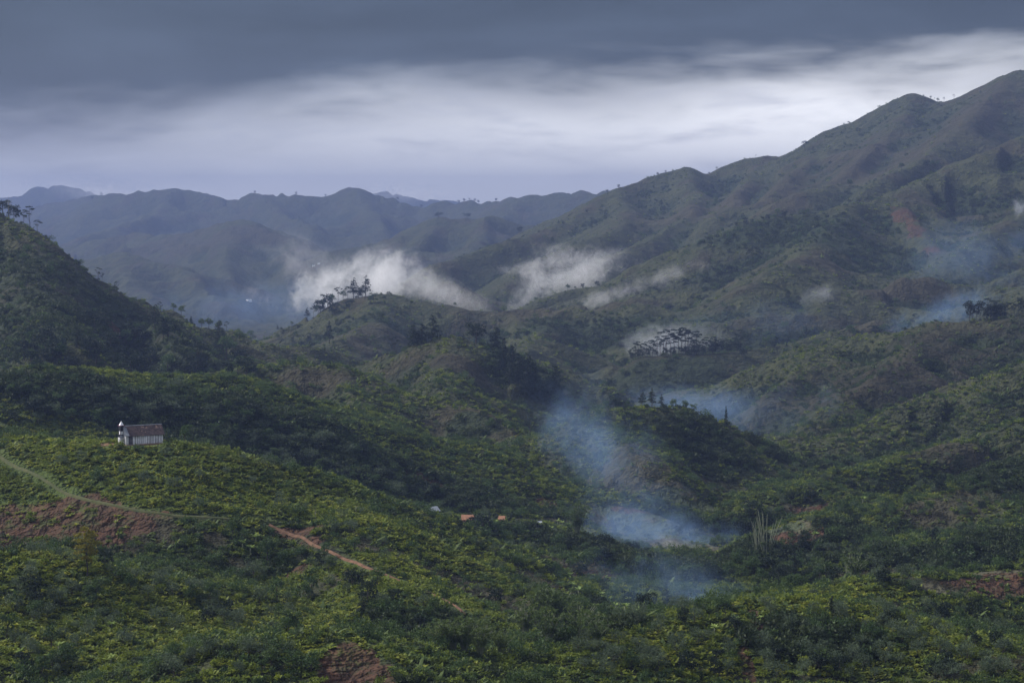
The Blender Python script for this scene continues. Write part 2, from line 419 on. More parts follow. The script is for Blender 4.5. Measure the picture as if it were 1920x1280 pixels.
WOOD = [(250, 768, 260, 26), (500, 790, 190, 40), (640, 850, 150, 38), (760, 890, 100, 20), (300, 660, 200, 30), (120, 620, 120, 40), (60, 500, 90, 60), (250, 620, 160, 50), (400, 690, 180, 14), (90, 560, 90, 40), (980, 690, 70, 50),
        (1500, 440, 150, 40), (1650, 480, 110, 30), (1100, 640, 150, 30), (1250, 700, 140, 25), (700, 600, 160, 20), (1250, 1060, 240, 22), (1300, 1080, 170, 26), (1400, 1060, 140, 20),
        (1100, 1190, 120, 30), (850, 1190, 160, 30), (1500, 1200, 150, 36), (1380, 990, 60, 14), (1300, 985, 60, 12), (1700, 1040, 220, 20), (1880, 900, 80, 40), (1880, 1010, 80, 26),
        (1500, 870, 110, 20), (1330, 830, 100, 30), (1650, 860, 60, 16), (880, 800, 60, 20), (1050, 1010, 120, 18), (900, 990, 60, 12), (860, 930, 160, 18), (1620, 1000, 120, 16)]
LUSH = [(250, 870, 420, 70), (700, 970, 260, 40), (150, 1150, 300, 90), (500, 1180, 300, 60), (700, 1100, 260, 60), (560, 800, 120, 40), (900, 720, 120, 40), (1650, 1180, 300, 70), (1400, 1230, 300, 50), (300, 900, 330, 60), (560, 940, 170, 36), (760, 1010, 150, 20), (80, 1130, 260, 60), (350, 1190, 260, 50), (130, 790, 120, 30), (560, 1100, 120, 36), (760, 1060, 60, 26), (640, 1215, 90, 20),
        (1450, 1230, 120, 40), (1650, 1110, 160, 12), (1800, 1190, 200, 40), (1560, 1240, 200, 30), (240, 712, 300, 22), (880, 1035, 130, 10), (1600, 1110, 160, 14)]
SCRUB_SHADE = [(1650, 700, 300, 75), (1520, 760, 180, 60), (1830, 660, 150, 60), (1260, 715, 160, 40), (150, 560, 240, 100), (330, 640, 170, 40), (880, 700, 170, 40), (1060, 740, 90, 40), (1640, 780, 200, 30)]  # dark scrub; the left hill's shade is put into the ground colour too
FIELD = [(1230, 985, 120, 24), (1330, 1015, 80, 14), (1120, 1000, 60, 10), (1660, 1086, 150, 7), (1820, 1075, 120, 6), (1190, 972, 75, 9), (1300, 945, 90, 12), (1200, 1012, 80, 14), (1270, 1020, 60, 14), (1150, 960, 50, 8), (1060, 985, 50, 10), (1340, 1030, 50, 8), (1470, 990, 60, 14), (1000, 975, 40, 6), (1500, 958, 40, 7)]
def zone(lst, nz, soft=0.35):
    m = np.zeros_like(GXm)
    for b in lst:
        lo = 250
        wb = world_blob(*b, lo=lo)
        m = np.maximum(m, blob_mask(GXm, GYm, wb, soft, nz))
    return m
soil = zone(SOIL, nz_s * 0.95, 0.4)
bank = zone([(655, 1252, 60, 34), (560, 1068, 20, 7), (560, 996, 26, 6)], nz_s * 0.3, 0.2)
soil = np.maximum(soil, bank)
dry = zone(DRY, nz_l * 0.6, 0.45)
wood = zone(WOOD, nz_l * 0.5, 0.4)
lush = zone(LUSH, nz_l * 0.4, 0.45)
scrub_shade = zone(SCRUB_SHADE, nz_l * 0.6, 0.45)
field = zone(FIELD, nz_s * 0.3, 0.2)
# hollows, where trees and shrubs gather
hollow = (boxblur(H, 9, 14) - H) / (0.004 * np.maximum(GYm, 300))
hollow = hollow + 0.35 * nz_l
fold = sstep(hollow, 0.05, 0.8)
wood = np.maximum(wood, fold * (0.12 + 0.6 * sstep(GYm, 800, 1400)))
# natural spread of dry grass on high open ground and shrubs in hollows far away
farw = sstep(GYm, 900, 1600)
dry = np.maximum(dry, farw * 0.8 * sstep(nz_l + 0.25 * fbm(GXm, GYm, 300, 2), -0.1, 0.5) * (1 - wood))
shrubby = sstep(fbm(GXm, GYm, 160, 4, 0.6, 4.0), -0.1, 0.5) * 0.6 + 0.4 * fold

# paths
PATHS = [
 ('path', 'grass-edged footpath slanting down the hillside below the church', 'grass', 1.15,
  [(-60, 822), (0, 856), (40, 880), (90, 905), (130, 930), (170, 940), (220, 950), (280, 962), (340, 970), (400, 972), (440, 975)]),
 ('path', 'bare orange footpath running down the near hillside to the ravine', 'earth', 1.15,
  [(505, 984), (550, 1000), (590, 1022), (640, 1045), (690, 1066), (740, 1086), (790, 1106), (830, 1122), (858, 1138), (872, 1155), (886, 1172)]),
]
def path_points(px_pts):
    P = [hit(a, b, 380, 640) for a, b in px_pts]
    out = []
    for (x0, y0, _), (x1, y1, _) in zip(P[:-1], P[1:]):
        k_ = max(2, int(math.hypot(x1 - x0, y1 - y0) / 1.2))
        for i in range(k_):
            t = i / k_
            out.append((x0 + (x1 - x0) * t, y0 + (y1 - y0) * t))
    out = np.array(out)
    for _ in range(20):
        out[1:-1] = 0.25 * out[:-2] + 0.5 * out[1:-1] + 0.25 * out[2:]
    return out
path_xy = [path_points(p[4]) for p in PATHS]
pathm = np.zeros_like(GXm)
for (nm, lb, kd, wd, _), pp in zip(PATHS, path_xy):
    sel = (GYm > 380) & (GYm < 700)
    X, Y = GXm[sel], GYm[sel]
    d = np.full(len(X), 1e3)
    for q in pp[::2]:
        d = np.minimum(d, np.hypot(X - q[0], Y - q[1]))
    m = np.zeros_like(GXm); m[sel] = 1 - sstep(d, wd * 1.1, wd * 3.2)
    pathm = np.maximum(pathm, m)

# ------------------------------------------------------------------ church terrace (levelled ground)
CH = hit(262, 838, 480, 640)
CH_ROT = R(28)
CHX, CHY = CH[0], CH[1] + 3.5
cz_ = float(np.max(height(np.array([CHX - 5, CHX, CHX + 5]), np.array([CHY - 3] * 3)))) + 0.5
dd = np.hypot((GXm - CHX) / 11.5, (GYm - CHY) / 7.5)
flat = 1 - sstep(dd, 0.85, 1.5)
H = H * (1 - flat) + cz_ * flat
CHZ = cz_
yard = np.maximum((1 - sstep(np.hypot((GXm - CHX) / 7.2, (GYm - CHY) / 4.6) + 0.3 * nz_s, 0.85, 1.05)),
                  (1 - sstep(np.hypot((GXm - CHX + 9.5) / 4.5, (GYm - CHY + 2.0) / 2.6) + 0.4 * nz_s, 0.7, 1.1)))

# ------------------------------------------------------------------ mesh helpers
def mesh_np(name, V, Fc, mat=None, smooth=False, attrs=None):
    me = bpy.data.meshes.new(name)
    V = np.asarray(V, np.float32); Fc = np.asarray(Fc, np.int32)
    k_ = Fc.shape[1]
    me.vertices.add(len(V)); me.vertices.foreach_set('co', V.ravel())
    me.loops.add(Fc.size); me.loops.foreach_set('vertex_index', Fc.ravel())
    me.polygons.add(len(Fc))
    me.polygons.foreach_set('loop_start', np.arange(0, Fc.size, k_, dtype=np.int32))
    me.polygons.foreach_set('loop_total', np.full(len(Fc), k_, np.int32))
    if smooth:
        me.polygons.foreach_set('use_smooth', np.ones(len(Fc), bool))
    for nm, a in (attrs or {}).items():
        at_ = me.attributes.new(nm, 'FLOAT', 'POINT')
        at_.data.foreach_set('value', np.asarray(a, np.float32).ravel())
    if mat:
        me.materials.append(mat)
    me.update(calc_edges=True)
    return me
def tag(o, label=None, cat=None, group=None, kind=None):
    if label: o['label'] = label
    if cat: o['category'] = cat
    if group: o['group'] = group
    if kind: o['kind'] = kind
    return o
def link(name, me, parent=None, loc=None):
    o = bpy.data.objects.new(name, me)
    COL.objects.link(o)
    if parent: o.parent = parent
    if loc is not None: o.location = loc
    return o
def empty(name, loc=(0, 0, 0), rz=0.0):
    o = bpy.data.objects.new(name, None)
    COL.objects.link(o)
    o.location = loc; o.rotation_euler = (0, 0, rz)
    o.empty_display_size = 0.5
    return o

class MB:
    """collects boxes and prisms into one mesh"""
    def __init__(s): s.v, s.f = [], []
    def add(s, vs, fs):
        o = len(s.v); s.v += [tuple(v) for v in vs]; s.f += [tuple(i + o for i in f) for f in fs]
    def box(s, x0, x1, y0, y1, z0, z1):
        s.add([(x0, y0, z0), (x1, y0, z0), (x1, y1, z0), (x0, y1, z0), (x0, y0, z1), (x1, y0, z1), (x1, y1, z1), (x0, y1, z1)],
              [(0, 3, 2, 1), (4, 5, 6, 7), (0, 1, 5, 4), (1, 2, 6, 5), (2, 3, 7, 6), (3, 0, 4, 7)])
    def slab(s, quad, th):
        a, b, c, d = [Vector(q) for q in quad]
        nn_ = (b - a).cross(d - a).normalized() * th
        s.add([a, b, c, d, a + nn_, b + nn_, c + nn_, d + nn_], [(0, 3, 2, 1), (4, 5, 6, 7), (0, 1, 5, 4), (1, 2, 6, 5), (2, 3, 7, 6), (3, 0, 4, 7)])
    def tube(s, pts, rads, seg=6):
        o = len(s.v); pts = [Vector(p) for p in pts]
        for i, p in enumerate(pts):
            d = (pts[min(i + 1, len(pts) - 1)] - pts[max(i - 1, 0)]).normalized()
            a = d.cross(Vector((0.3, 1, 0.1))).normalized(); b = d.cross(a)
            for k_ in range(seg):
                q = 2 * math.pi * k_ / seg
                s.v.append(tuple(p + (a * math.cos(q) + b * math.sin(q)) * rads[i]))
        for i in range(len(pts) - 1):
            for k_ in range(seg):
                s.f.append((o + i * seg + k_, o + i * seg + (k_ + 1) % seg, o + (i + 1) * seg + (k_ + 1) % seg, o + (i + 1) * seg + k_))
        s.f.append(tuple(o + (len(pts) - 1) * seg + k_ for k_ in range(seg)))
    def mesh(s, name, mat, smooth=False):
        me = bpy.data.meshes.new(name); me.from_pydata(s.v, [], s.f)
        me.materials.append(mat)
        if smooth: me.shade_smooth()
        me.update(); return me
    def build(s, name, mat, parent=None, smooth=False):
        return link(name, s.mesh(name, mat, smooth), parent)

# ------------------------------------------------------------------ materials
def new_mat(name):
    m = bpy.data.materials.new(name); m.use_nodes = True
    m.node_tree.nodes.clear()
    return m, NT(m.node_tree)
def finish(m, n, col, rough=0.85, bump=None, spec=0.2, bstr=0.5, bdist=0.3):
    b = n.new('ShaderNodeBsdfPrincipled')
    n.put(b.inputs['Base Color'], col if isinstance(col, bpy.types.NodeSocket) else (*col, 1))
    n.put(b.inputs['Roughness'], rough)
    b.inputs['Specular IOR Level'].default_value = spec
    if bump is not None:
        bn = n.new('ShaderNodeBump'); bn.inputs['Strength'].default_value = bstr; bn.inputs['Distance'].default_value = bdist
        n.put(bn.inputs['Height'], bump); n.put(b.inputs['Normal'], bn.outputs[0])
    o = n.new('ShaderNodeOutputMaterial'); n.t.links.new(b.outputs[0], o.inputs[0])
    return m
def simple(name, c1, c2, scale=2.0, rough=0.8, spec=0.2, coords='Object', bump=0.0):
    m, n = new_mat(name)
    t = n.new('ShaderNodeTexCoord').outputs[coords]
    f = n.noise(t, scale, 4, 0.6)
    col = n.mix(n.mapr(f, 0.35, 0.65), c1, c2)
    return finish(m, n, col, rough, f if bump else None, spec, bump, 0.05)
def leaf_mat(name, cols, patch=None, rough=0.6):
    """leaf colour varies plant by plant and in drifts over the ground"""
    m, n = new_mat(name)
    oi = n.new('ShaderNodeObjectInfo')
    geo = n.new('ShaderNodeNewGeometry')
    c = n.ramp(oi.outputs['Random'], [(i / (len(cols) - 1), q) for i, q in enumerate(cols)])
    if patch:
        f = n.noise(oi.outputs['Location'], 0.022, 4, 0.6)
        c = n.mix(n.mapr(f, 0.42, 0.6), c, patch)
    f2 = n.noise(geo.outputs['Position'], 0.9, 2, 0.5)
    c = n.mix(n.mapr(f2, 0.3, 0.75, 0, 0.45), c, tuple(v * 1.9 for v in cols[-1]))
    b = n.new('ShaderNodeBsdfPrincipled')
    n.put(b.inputs['Base Color'], c)
    b.inputs['Roughness'].default_value = rough
    b.inputs['Specular IOR Level'].default_value = 0.15
    tr = n.new('ShaderNodeBsdfTranslucent'); n.put(tr.inputs['Color'], c)
    ms = n.new('ShaderNodeMixShader'); ms.inputs[0].default_value = 0.38
    n.t.links.new(b.outputs[0], ms.inputs[1]); n.t.links.new(tr.outputs[0], ms.inputs[2])
    o = n.new('ShaderNodeOutputMaterial'); n.t.links.new(ms.outputs[0], o.inputs[0])
    return m

# ground
m_ground, n = new_mat('hillside')
def attr(nm):
    a = n.new('ShaderNodeAttribute'); a.attribute_name = nm; return a.outputs['Fac']
pos = n.new('ShaderNodeNewGeometry').outputs['Position']
fA = n.noise(pos, 0.006, 5, 0.6); fB = n.noise(pos, 0.04, 5, 0.65); fC = n.noise(pos, 0.35, 4, 0.65); fD = n.noise(pos, 0.13, 4, 0.7)
grass = n.mix(n.mapr(fB, 0.4, 0.6), (.029, .034, .018), (.044, .049, .023))
grass = n.mix(n.mapr(fC, 0.45, 0.62, 0, .5), grass, (.018, .026, .012))
grass = n.mix(n.m('MULTIPLY', attr('lush'), 0.7), grass, (.052, .078, .016))
dryc = n.mix(n.mapr(fB, 0.38, 0.62), (.031, .028, .020), (.043, .039, .025))
dryc = n.mix(n.mapr(fC, 0.5, 0.7, 0, .5), dryc, (.026, .030, .015))
col = n.mix(n.mapr(attr('dry'), 0.1, 0.9, 0, .85), grass, dryc)
col = n.mix(n.m('MULTIPLY', attr('scrub_shade'), 0.8), col, n.mix(n.mapr(fB, 0.4, 0.6), (.015, .016, .012), (.027, .023, .017)))  # darker ground: scrub tone together with painted shade
scrub = n.mix(n.mapr(fC, 0.4, 0.6), (.012, .020, .010), (.024, .034, .016))
speck = n.m('MULTIPLY', n.mapr(fD, 0.46, 0.56), n.m('MULTIPLY', attr('shrubby'), 0.85))
col = n.mix(speck, col, scrub)
col = n.mix(n.mapr(attr('wood'), 0.2, 0.8, 0, .85), col, scrub)
fieldc = n.mix(n.mapr(fB, 0.47, 0.53), (.048, .060, .034), (.070, .066, .044))
col = n.mix(n.mapr(attr('field'), 0.3, 0.6, 0, .9), col, fieldc)
soilc = n.mix(n.mapr(fC, 0.38, 0.62), (.040, .023, .016), (.070, .036, .024))
soilc = n.mix(n.mapr(fB, 0.5, 0.7, 0, .6), soilc, (.040, .030, .018))
col = n.mix(n.m('MULTIPLY', n.mapr(attr('soil'), 0.25, 0.7, 0, .93), n.mapr(n.noise(pos, 0.22, 5, 0.7), 0.36, 0.52, 0.25, 1)), col, soilc)
col = n.mix(n.mapr(attr('yard'), 0.2, 0.8), col, n.mix(fC, (.10, .062, .036), (.15, .095, .058)))
hgt = n.m('ADD', n.m('ADD', n.m('MULTIPLY', fC, 1.2), n.m('MULTIPLY', fD, 3.0)), n.m('MULTIPLY', fB, 14.0))
finish(m_ground, n, col, 0.95, hgt, 0.1, 0.9, 1.6)

# terrain object
yard_a = yard
idx = np.arange(NR * NC).reshape(NR, NC)
quads = np.stack([idx[:-1, :-1], idx[:-1, 1:], idx[1:, 1:], idx[1:, :-1]], -1).reshape(-1, 4)
V = np.stack([GXm, GYm, H], -1).reshape(-1, 3)
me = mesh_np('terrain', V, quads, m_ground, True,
             {'scrub_shade': scrub_shade, 'lush': lush, 'field': field, 'soil': soil, 'dry': dry, 'wood': wood, 'shrubby': shrubby, 'yard': yard_a})
terrain = tag(link('terrain', me), kind='structure')
ZMIN, ZMAX = float(H.min()), float(H.max())

# path strips
m_pg = simple('trodden_grass', (.040, .050, .018), (.062, .064, .026), 0.5, 0.95)
m_pe = simple('trodden_earth', (.075, .042, .027), (.125, .070, .043), 0.6, 0.95)
for (nm, lb, kd, wd, _), pp in zip(PATHS, path_xy):
    tg = np.gradient(pp, axis=0); tg /= np.linalg.norm(tg, axis=1)[:, None] + 1e-6
    nr = np.stack([-tg[:, 1], tg[:, 0]], 1)
    ww = wd * 0.5 * (1 + 0.35 * fbm(pp[:, 0], pp[:, 1], 9, 3))
    cols_ = []
    for s_ in (-1, -.5, 0, .5, 1):
        q = pp + nr * (ww * s_)[:, None]
        cols_.append(np.column_stack([q, height(q[:, 0], q[:, 1]) + (0.34 if abs(s_) < 1 else -0.25)]))
    V = np.stack(cols_, 1).reshape(-1, 3); K = len(pp)
    ii = np.arange(K * 5).reshape(K, 5)
    fq = np.stack([ii[:-1, :-1], ii[:-1, 1:], ii[1:, 1:], ii[1:, :-1]], -1).reshape(-1, 4)
    tag(link(nm, mesh_np(nm, V, fq, m_pg if kd == 'grass' else m_pe, True)), lb, kind='structure')

# ------------------------------------------------------------------ plants: meshes
def leaf_cloud(blobs, count, size, aspect=0.45, droop=0.0, seed=0, shell=0.55, bend=True):
    """leaf blades spread through ellipsoids; each blade is a folded pair of triangles"""
    r_ = np.random.default_rng(seed)
    vols = np.array([b[1][0] * b[1][1] * b[1][2] for b in blobs]) ** 0.67
    pick = r_.choice(len(blobs), count, p=vols / vols.sum())
    C_ = np.array([b[0] for b in blobs])[pick]; Rr = np.array([b[1] for b in blobs])[pick]
    d = r_.normal(size=(count, 3)); d /= np.linalg.norm(d, axis=1)[:, None]
    d[:, 2] = np.where(d[:, 2] < -0.35, -d[:, 2], d[:, 2])
    rad = shell + (1 - shell) * r_.random(count) ** 0.6
    lump = 1 + 0.22 * np.sin(d[:, 0] * 5 + pick) * np.cos(d[:, 1] * 6 - pick) + 0.1 * r_.normal(size=count)
    P = C_ + d * Rr * (rad * lump)[:, None]
    a = d + 0.9 * r_.normal(size=(count, 3)); a[:, 2] -= droop
    a /= np.linalg.norm(a, axis=1)[:, None]
    b = np.cross(a, r_.normal(size=(count, 3))); b /= np.linalg.norm(b, axis=1)[:, None] + 1e-6
    s_ = size * (0.6 + 0.8 * r_.random(count))[:, None]
    v0 = P - a * s_ * 0.5; v1 = P + b * s_ * aspect * 0.5; v2 = P + a * s_ * 0.5; v3 = P - b * s_ * aspect * 0.5
    V = np.stack([v0, v1, v2, v3], 1).reshape(-1, 3)
    Fq = np.arange(count * 4).reshape(-1, 4)
    return V, Fq
def merge(parts):
    Vs, Fs, o = [], [], 0
    for V, Fq in parts:
        Vs.append(V); Fs.append(Fq + o); o += len(V)
    return np.concatenate(Vs), np.concatenate(Fs)
def frond(base, dirv_, length, width, droop, seg=4, fold=0.15):
    """one arching blade, two quads wide"""
    d = np.array(dirv_, float); d /= np.linalg.norm(d)
    side_ = np.cross(d, (0, 0, 1)); side_ /= np.linalg.norm(side_) + 1e-6
    V = []
    for i in range(seg + 1):
        t = i / seg
        c = np.array(base) + d * length * t - np.array((0, 0, 1)) * droop * length * t * t
        w = width * math.sin(math.pi * (0.12 + 0.86 * t)) * 0.5
        V += [c - side_ * w - (0, 0, fold * w), c, c + side_ * w - (0, 0, fold * w)]
    Fq = []
    for i in range(seg):
        o = 3 * i
        Fq += [(o, o + 1, o + 4, o + 3), (o + 1, o + 2, o + 5, o + 4)]
    return np.array(V), np.array(Fq)

L_lush = leaf_mat('lush_leaf', [(.053, .081, .014), (.090, .122, .016), (.138, .165, .020), (.102, .130, .020)], patch=(.066, .092, .018))
L_fern = leaf_mat('fern_leaf', [(.085, .108, .014), (.143, .165, .018), (.21, .222, .024), (.158, .17, .024)], patch=(.094, .113, .018))
L_brown = leaf_mat('dry_leaf', [(.050, .044, .022), (.070, .058, .026), (.060, .060, .024)])
L_shrub = leaf_mat('shrub_leaf', [(.016, .026, .013), (.024, .036, .016), (.036, .050, .020)])
L_grey = leaf_mat('grey_leaf', [(.042, .060, .038), (.054, .076, .046), (.070, .094, .055)])
L_dark = leaf_mat('dark_leaf', [(.007, .014, .010), (.011, .019, .012), (.016, .026, .015)])
L_mid = leaf_mat('green_leaf', [(.024, .046, .018), (.034, .062, .022), (.050, .078, .024)])
L_gold = leaf_mat('golden_leaf', [(.11, .095, .012), (.13, .115, .014), (.12, .115, .016)])
L_ban = leaf_mat('banana_leaf', [(.09, .14, .04), (.13, .19, .05), (.17, .22, .06)])
L_bam = leaf_mat('bamboo_leaf', [(.038, .062, .020), (.052, .078, .024), (.068, .094, .028)])
BARK = simple('bark', (.035, .030, .026), (.07, .06, .05), 1.5, 0.95)
PALE = simple('pale_bark', (.16, .15, .13), (.26, .25, .22), 1.5, 0.9)
CULM = simple('bamboo_stem', (.12, .14, .09), (.20, .21, .15), 0.6, 0.7)
DEADW = simple('dead_wood', (.13, .10, .075), (.2, .16, .12), 1.0, 0.9)

def cover_leafy(seed, nf, ln, wd, mat):
    r_ = random.Random(seed); parts = []
    for i in range(nf):
        a = r_.uniform(0, 6.28); up = r_.uniform(0.25, 1.5)
        b = (r_.uniform(-.45, .45), r_.uniform(-.45, .45), r_.uniform(0, .25))
        parts.append(frond(b, (math.cos(a), math.sin(a), up), ln * r_.uniform(.6, 1.2), wd * r_.uniform(.7, 1.3), r_.uniform(.2, .6), 3))
    return mesh_np('leafy', *merge(parts), mat)
def cover_bush(seed, cnt, size, rad, mat, h=0.8):
    r_ = random.Random(seed)
    bl = [((0, 0, rad * h * .55), (rad * .8, rad * .8, rad * h * .75))]
    for i in range(5):
        a = r_.uniform(0, 6.28); q = rad * r_.uniform(.3, .6)
        bl.append(((math.cos(a) * q, math.sin(a) * q, rad * h * r_.uniform(.3, .9)), (rad * r_.uniform(.3, .5),) * 2 + (rad * h * r_.uniform(.35, .55),)))
    return mesh_np('bush', *leaf_cloud(bl, cnt, size, 0.5, 0, seed, 0.35), mat)

def proto_collection(name, meshes):
    c = bpy.data.collections.new(name)
    for i, me_ in enumerate(meshes):
        c.objects.link(bpy.data.objects.new('%s_%02d' % (name, i), me_))
    return c
def scatter(name, label, cat, protos, P, rz, scl, idx_, tilt=None):
    """one object of ground cover, instanced on points by geometry nodes"""
    me_ = bpy.data.meshes.new(name)
    me_.vertices.add(len(P)); me_.vertices.foreach_set('co', np.asarray(P, np.float32).ravel())
    rot = np.zeros((len(P), 3), np.float32); rot[:, 2] = rz
    if tilt is not None: rot[:, :2] = tilt
    a = me_.attributes.new('rot', 'FLOAT_VECTOR', 'POINT'); a.data.foreach_set('vector', rot.ravel())
    a = me_.attributes.new('scl', 'FLOAT_VECTOR', 'POINT'); a.data.foreach_set('vector', np.asarray(scl, np.float32).ravel())
    a = me_.attributes.new('pid', 'INT', 'POINT'); a.data.foreach_set('value', np.asarray(idx_, np.int32))
    me_.update()
    o = tag(link(name, me_), label, cat, kind='stuff')
    ng = bpy.data.node_groups.new(name, 'GeometryNodeTree')
    ng.interface.new_socket('Geometry', in_out='INPUT', socket_type='NodeSocketGeometry')
    ng.interface.new_socket('Geometry', in_out='OUTPUT', socket_type='NodeSocketGeometry')
    N = ng.nodes.new
    gi, go = N('NodeGroupInput'), N('NodeGroupOutput')
    ip = N('GeometryNodeInstanceOnPoints'); ci_ = N('GeometryNodeCollectionInfo')
    ci_.inputs['Collection'].default_value = proto_collection(name + '_kinds', protos)
    ci_.inputs['Separate Children'].default_value = True
    ci_.inputs['Reset Children'].default_value = True
    ip.inputs['Pick Instance'].default_value = True
    def na(nm, ty):
        q = N('GeometryNodeInputNamedAttribute'); q.data_type = ty; q.inputs['Name'].default_value = nm
        return q.outputs['Attribute']
    e2r = N('FunctionNodeEulerToRotation')
    Lk = ng.links.new
    Lk(na('rot', 'FLOAT_VECTOR'), e2r.inputs[0]); Lk(e2r.outputs[0], ip.inputs['Rotation'])
    Lk(na('scl', 'FLOAT_VECTOR'), ip.inputs['Scale']); Lk(na('pid', 'INT'), ip.inputs['Instance Index'])
    Lk(gi.outputs[0], ip.inputs['Points']); Lk(ci_.outputs[0], ip.inputs['Instance'])
    Lk(ip.outputs[0], go.inputs[0])
    md = o.modifiers.new('scatter', 'NODES'); md.node_group = ng
    return o

def sample_area(y0, y1, per_m2, tmax=0.292):
    """random ground points between two distances, thinned to what can be seen from near the viewpoint"""
    area = tmax * ((y1 + YO) ** 2 - (y0 + YO) ** 2)
    N_ = int(area * per_m2)
    y = np.sqrt(rng.random(N_) * ((y1 + YO) ** 2 - (y0 + YO) ** 2) + (y0 + YO) ** 2) - YO
    x = rng.uniform(-tmax, tmax, N_) * (y + YO)
    keep = lookup(hidden, x, y) < 5 + 0.002 * y
    return x[keep], y[keep]

# ---- near and middle ground cover
nearP = [cover_leafy(i, 15, 1.0, .34, L_fern) for i in range(3)] + [cover_leafy(10 + i, 17, 1.1, .42, L_lush) for i in range(3)] \
      + [cover_bush(20 + i, 130, .34, 1.15, L_shrub) for i in range(3)] + [cover_bush(30 + i, 120, .30, 1.0, L_mid) for i in range(2)] \
      + [cover_leafy(40 + i, 16, .75, .12, L_brown) for i in range(2)] + [cover_bush(45 + i, 110, .34, 1.1, L_lush) for i in range(2)] \
      + [cover_leafy(55 + i, 9, 2.3, .5, L_bam) for i in range(2)] + [cover_bush(60 + i, 240, .30, 1.9, L_mid, 1.0) for i in range(2)]
K_FERN, K_LUSH, K_SHR, K_MID, K_BRN, K_LB, K_BR, K_BIG = (0, 3), (3, 3), (6, 3), (9, 2), (11, 2), (13, 2), (15, 2), (17, 2)
def choose(x, y):
    w = lookup(wood, x, y); d = lookup(dry, x, y); l = lookup(lush, x, y); s_ = lookup(soil, x, y); fd_ = lookup(field, x, y); fo_ = lookup(fold, x, y); pth = lookup(pathm, x, y); yd = lookup(yard_a, x, y)
    pn = fbm(x, y, 38, 3, 0.6); pn2 = fbm(x + 999, y, 16, 2)
    wts = np.stack([0.30 + 1.6 * l + 0.5 * pn, 0.55 + 1.1 * l - 0.5 * pn, 0.28 + 2.2 * w + 0.6 * pn2 - 0.3 * l, 0.32 + 0.9 * w - 0.3 * pn2, 0.05 + 1.6 * d, 0.35 + 0.5 * l + 0.3 * pn2, 0.14 + 0.22 * w + 0.3 * pn, 0.10 + 0.35 * w + 0.25 * pn2], 1).clip(0.02)
    hh = lookup(scrub_shade, x, y)
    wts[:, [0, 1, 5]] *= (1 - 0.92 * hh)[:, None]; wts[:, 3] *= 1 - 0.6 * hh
    wts[:, 0] *= 1 - 0.8 * sstep(y, 700, 1000)
    wts[:, :2] *= (1 - 0.85 * np.clip(w, 0, 1))[:, None]
    wts[:, :2] *= (1 - 0.55 * np.clip(d, 0, 1))[:, None]
    wts[:, 2:4] *= (1 - 0.6 * np.clip(d, 0, 1))[:, None]
    wts = wts ** 1.7
    cum = np.cumsum(wts / wts.sum(1, keepdims=True), 1)
    r_ = rng.random(len(x))[:, None]
    kind_ = (r_ > cum).sum(1).clip(0, 7)
    keep = (rng.random(len(x)) > 0.86 * sstep(s_, .25, .6)) & (rng.random(len(x)) > sstep(pth, .2, .6)) & (rng.random(len(x)) > 0.97 * lookup(bank, x, y)) & (rng.random(len(x)) > 3 * yd) & (rng.random(len(x)) > 0.62 * d) & (rng.random(len(x)) > 0.93 * sstep(fd_, .3, .5)) & (rng.random(len(x)) < 1 - 0.75 * sstep(y, 900, 1500) * (1 - fo_)) & (rng.random(len(x)) > 0.6 * lookup(scrub_shade, x, y))
    return kind_, keep
def plant(name, label, y0, y1, dens, smin, smax, grow=1.0):
    x, y = sample_area(y0, y1, dens)
    kd, keep = choose(x, y)
    # nothing grows inside the church or the houses
    keep &= np.hypot((x - CHX) / 9.0, (y - CHY + 1.5) / 6.2) > 1
    for hx, hy, hr in CLEAR:
        keep &= np.hypot(x - hx, y - hy) > hr
    x, y, kd = x[keep], y[keep], kd[keep]
    st_ = np.array([K_FERN, K_LUSH, K_SHR, K_MID, K_BRN, K_LB, K_BR, K_BIG])
    pid = st_[kd, 0] + (rng.random(len(x)) * st_[kd, 1]).astype(int)
    s_ = rng.uniform(smin, smax, len(x)) * (1 + 0.35 * rng.random(len(x)) ** 4) * grow
    s_ *= np.where(kd >= 2, 1.0, 0.95) * np.where(kd == 4, 0.85, 1.0) * np.where((kd == 2) | (kd == 3), 1 + 0.7 * lookup(wood, x, y).clip(0, 1), 1.0)
    P = np.column_stack([x, y, height(x, y) - 0.1 * s_])
    sc = np.column_stack([s_, s_, s_ * rng.uniform(.75, 1.25, len(x))])
    return scatter(name, label, 'undergrowth', nearP, P, rng.uniform(0, 6.28, len(x)), sc, pid)

# ------------------------------------------------------------------ buildings
WHITE = simple('white_paint', (.62, .63, .66), (.80, .80, .83), 0.9, 0.7)
GREYW = simple('weathered_board', (.07, .07, .085), (.14, .14, .165), 1.2, 0.85)
SHING = simple('roof_shingle', (.040, .030, .034), (.085, .062, .064), 1.4, 0.85, bump=0.4)
SHING2 = simple('worn_shingle', (.13, .09, .08), (.24, .16, .13), 2.0, 0.85)
TIN = simple('tin_sheet', (.20, .22, .26), (.34, .37, .42), 0.6, 0.5, 0.4)
TIND = simple('dull_tin', (.10, .115, .14), (.15, .165, .19), 0.8, 0.6, 0.3)
MAROON = simple('maroon_paint', (.12, .04, .06), (.16, .055, .08), 1.0, 0.7)
ORANGE = simple('orange_thatch', (.19, .095, .06), (.27, .145, .09), 1.2, 0.9)
CLAYW = simple('clay_wall', (.30, .18, .12), (.40, .25, .17), 1.0, 0.9)
DARKIN = simple('dark_opening', (.012, .012, .014), (.02, .02, .022), 1.0, 0.9)

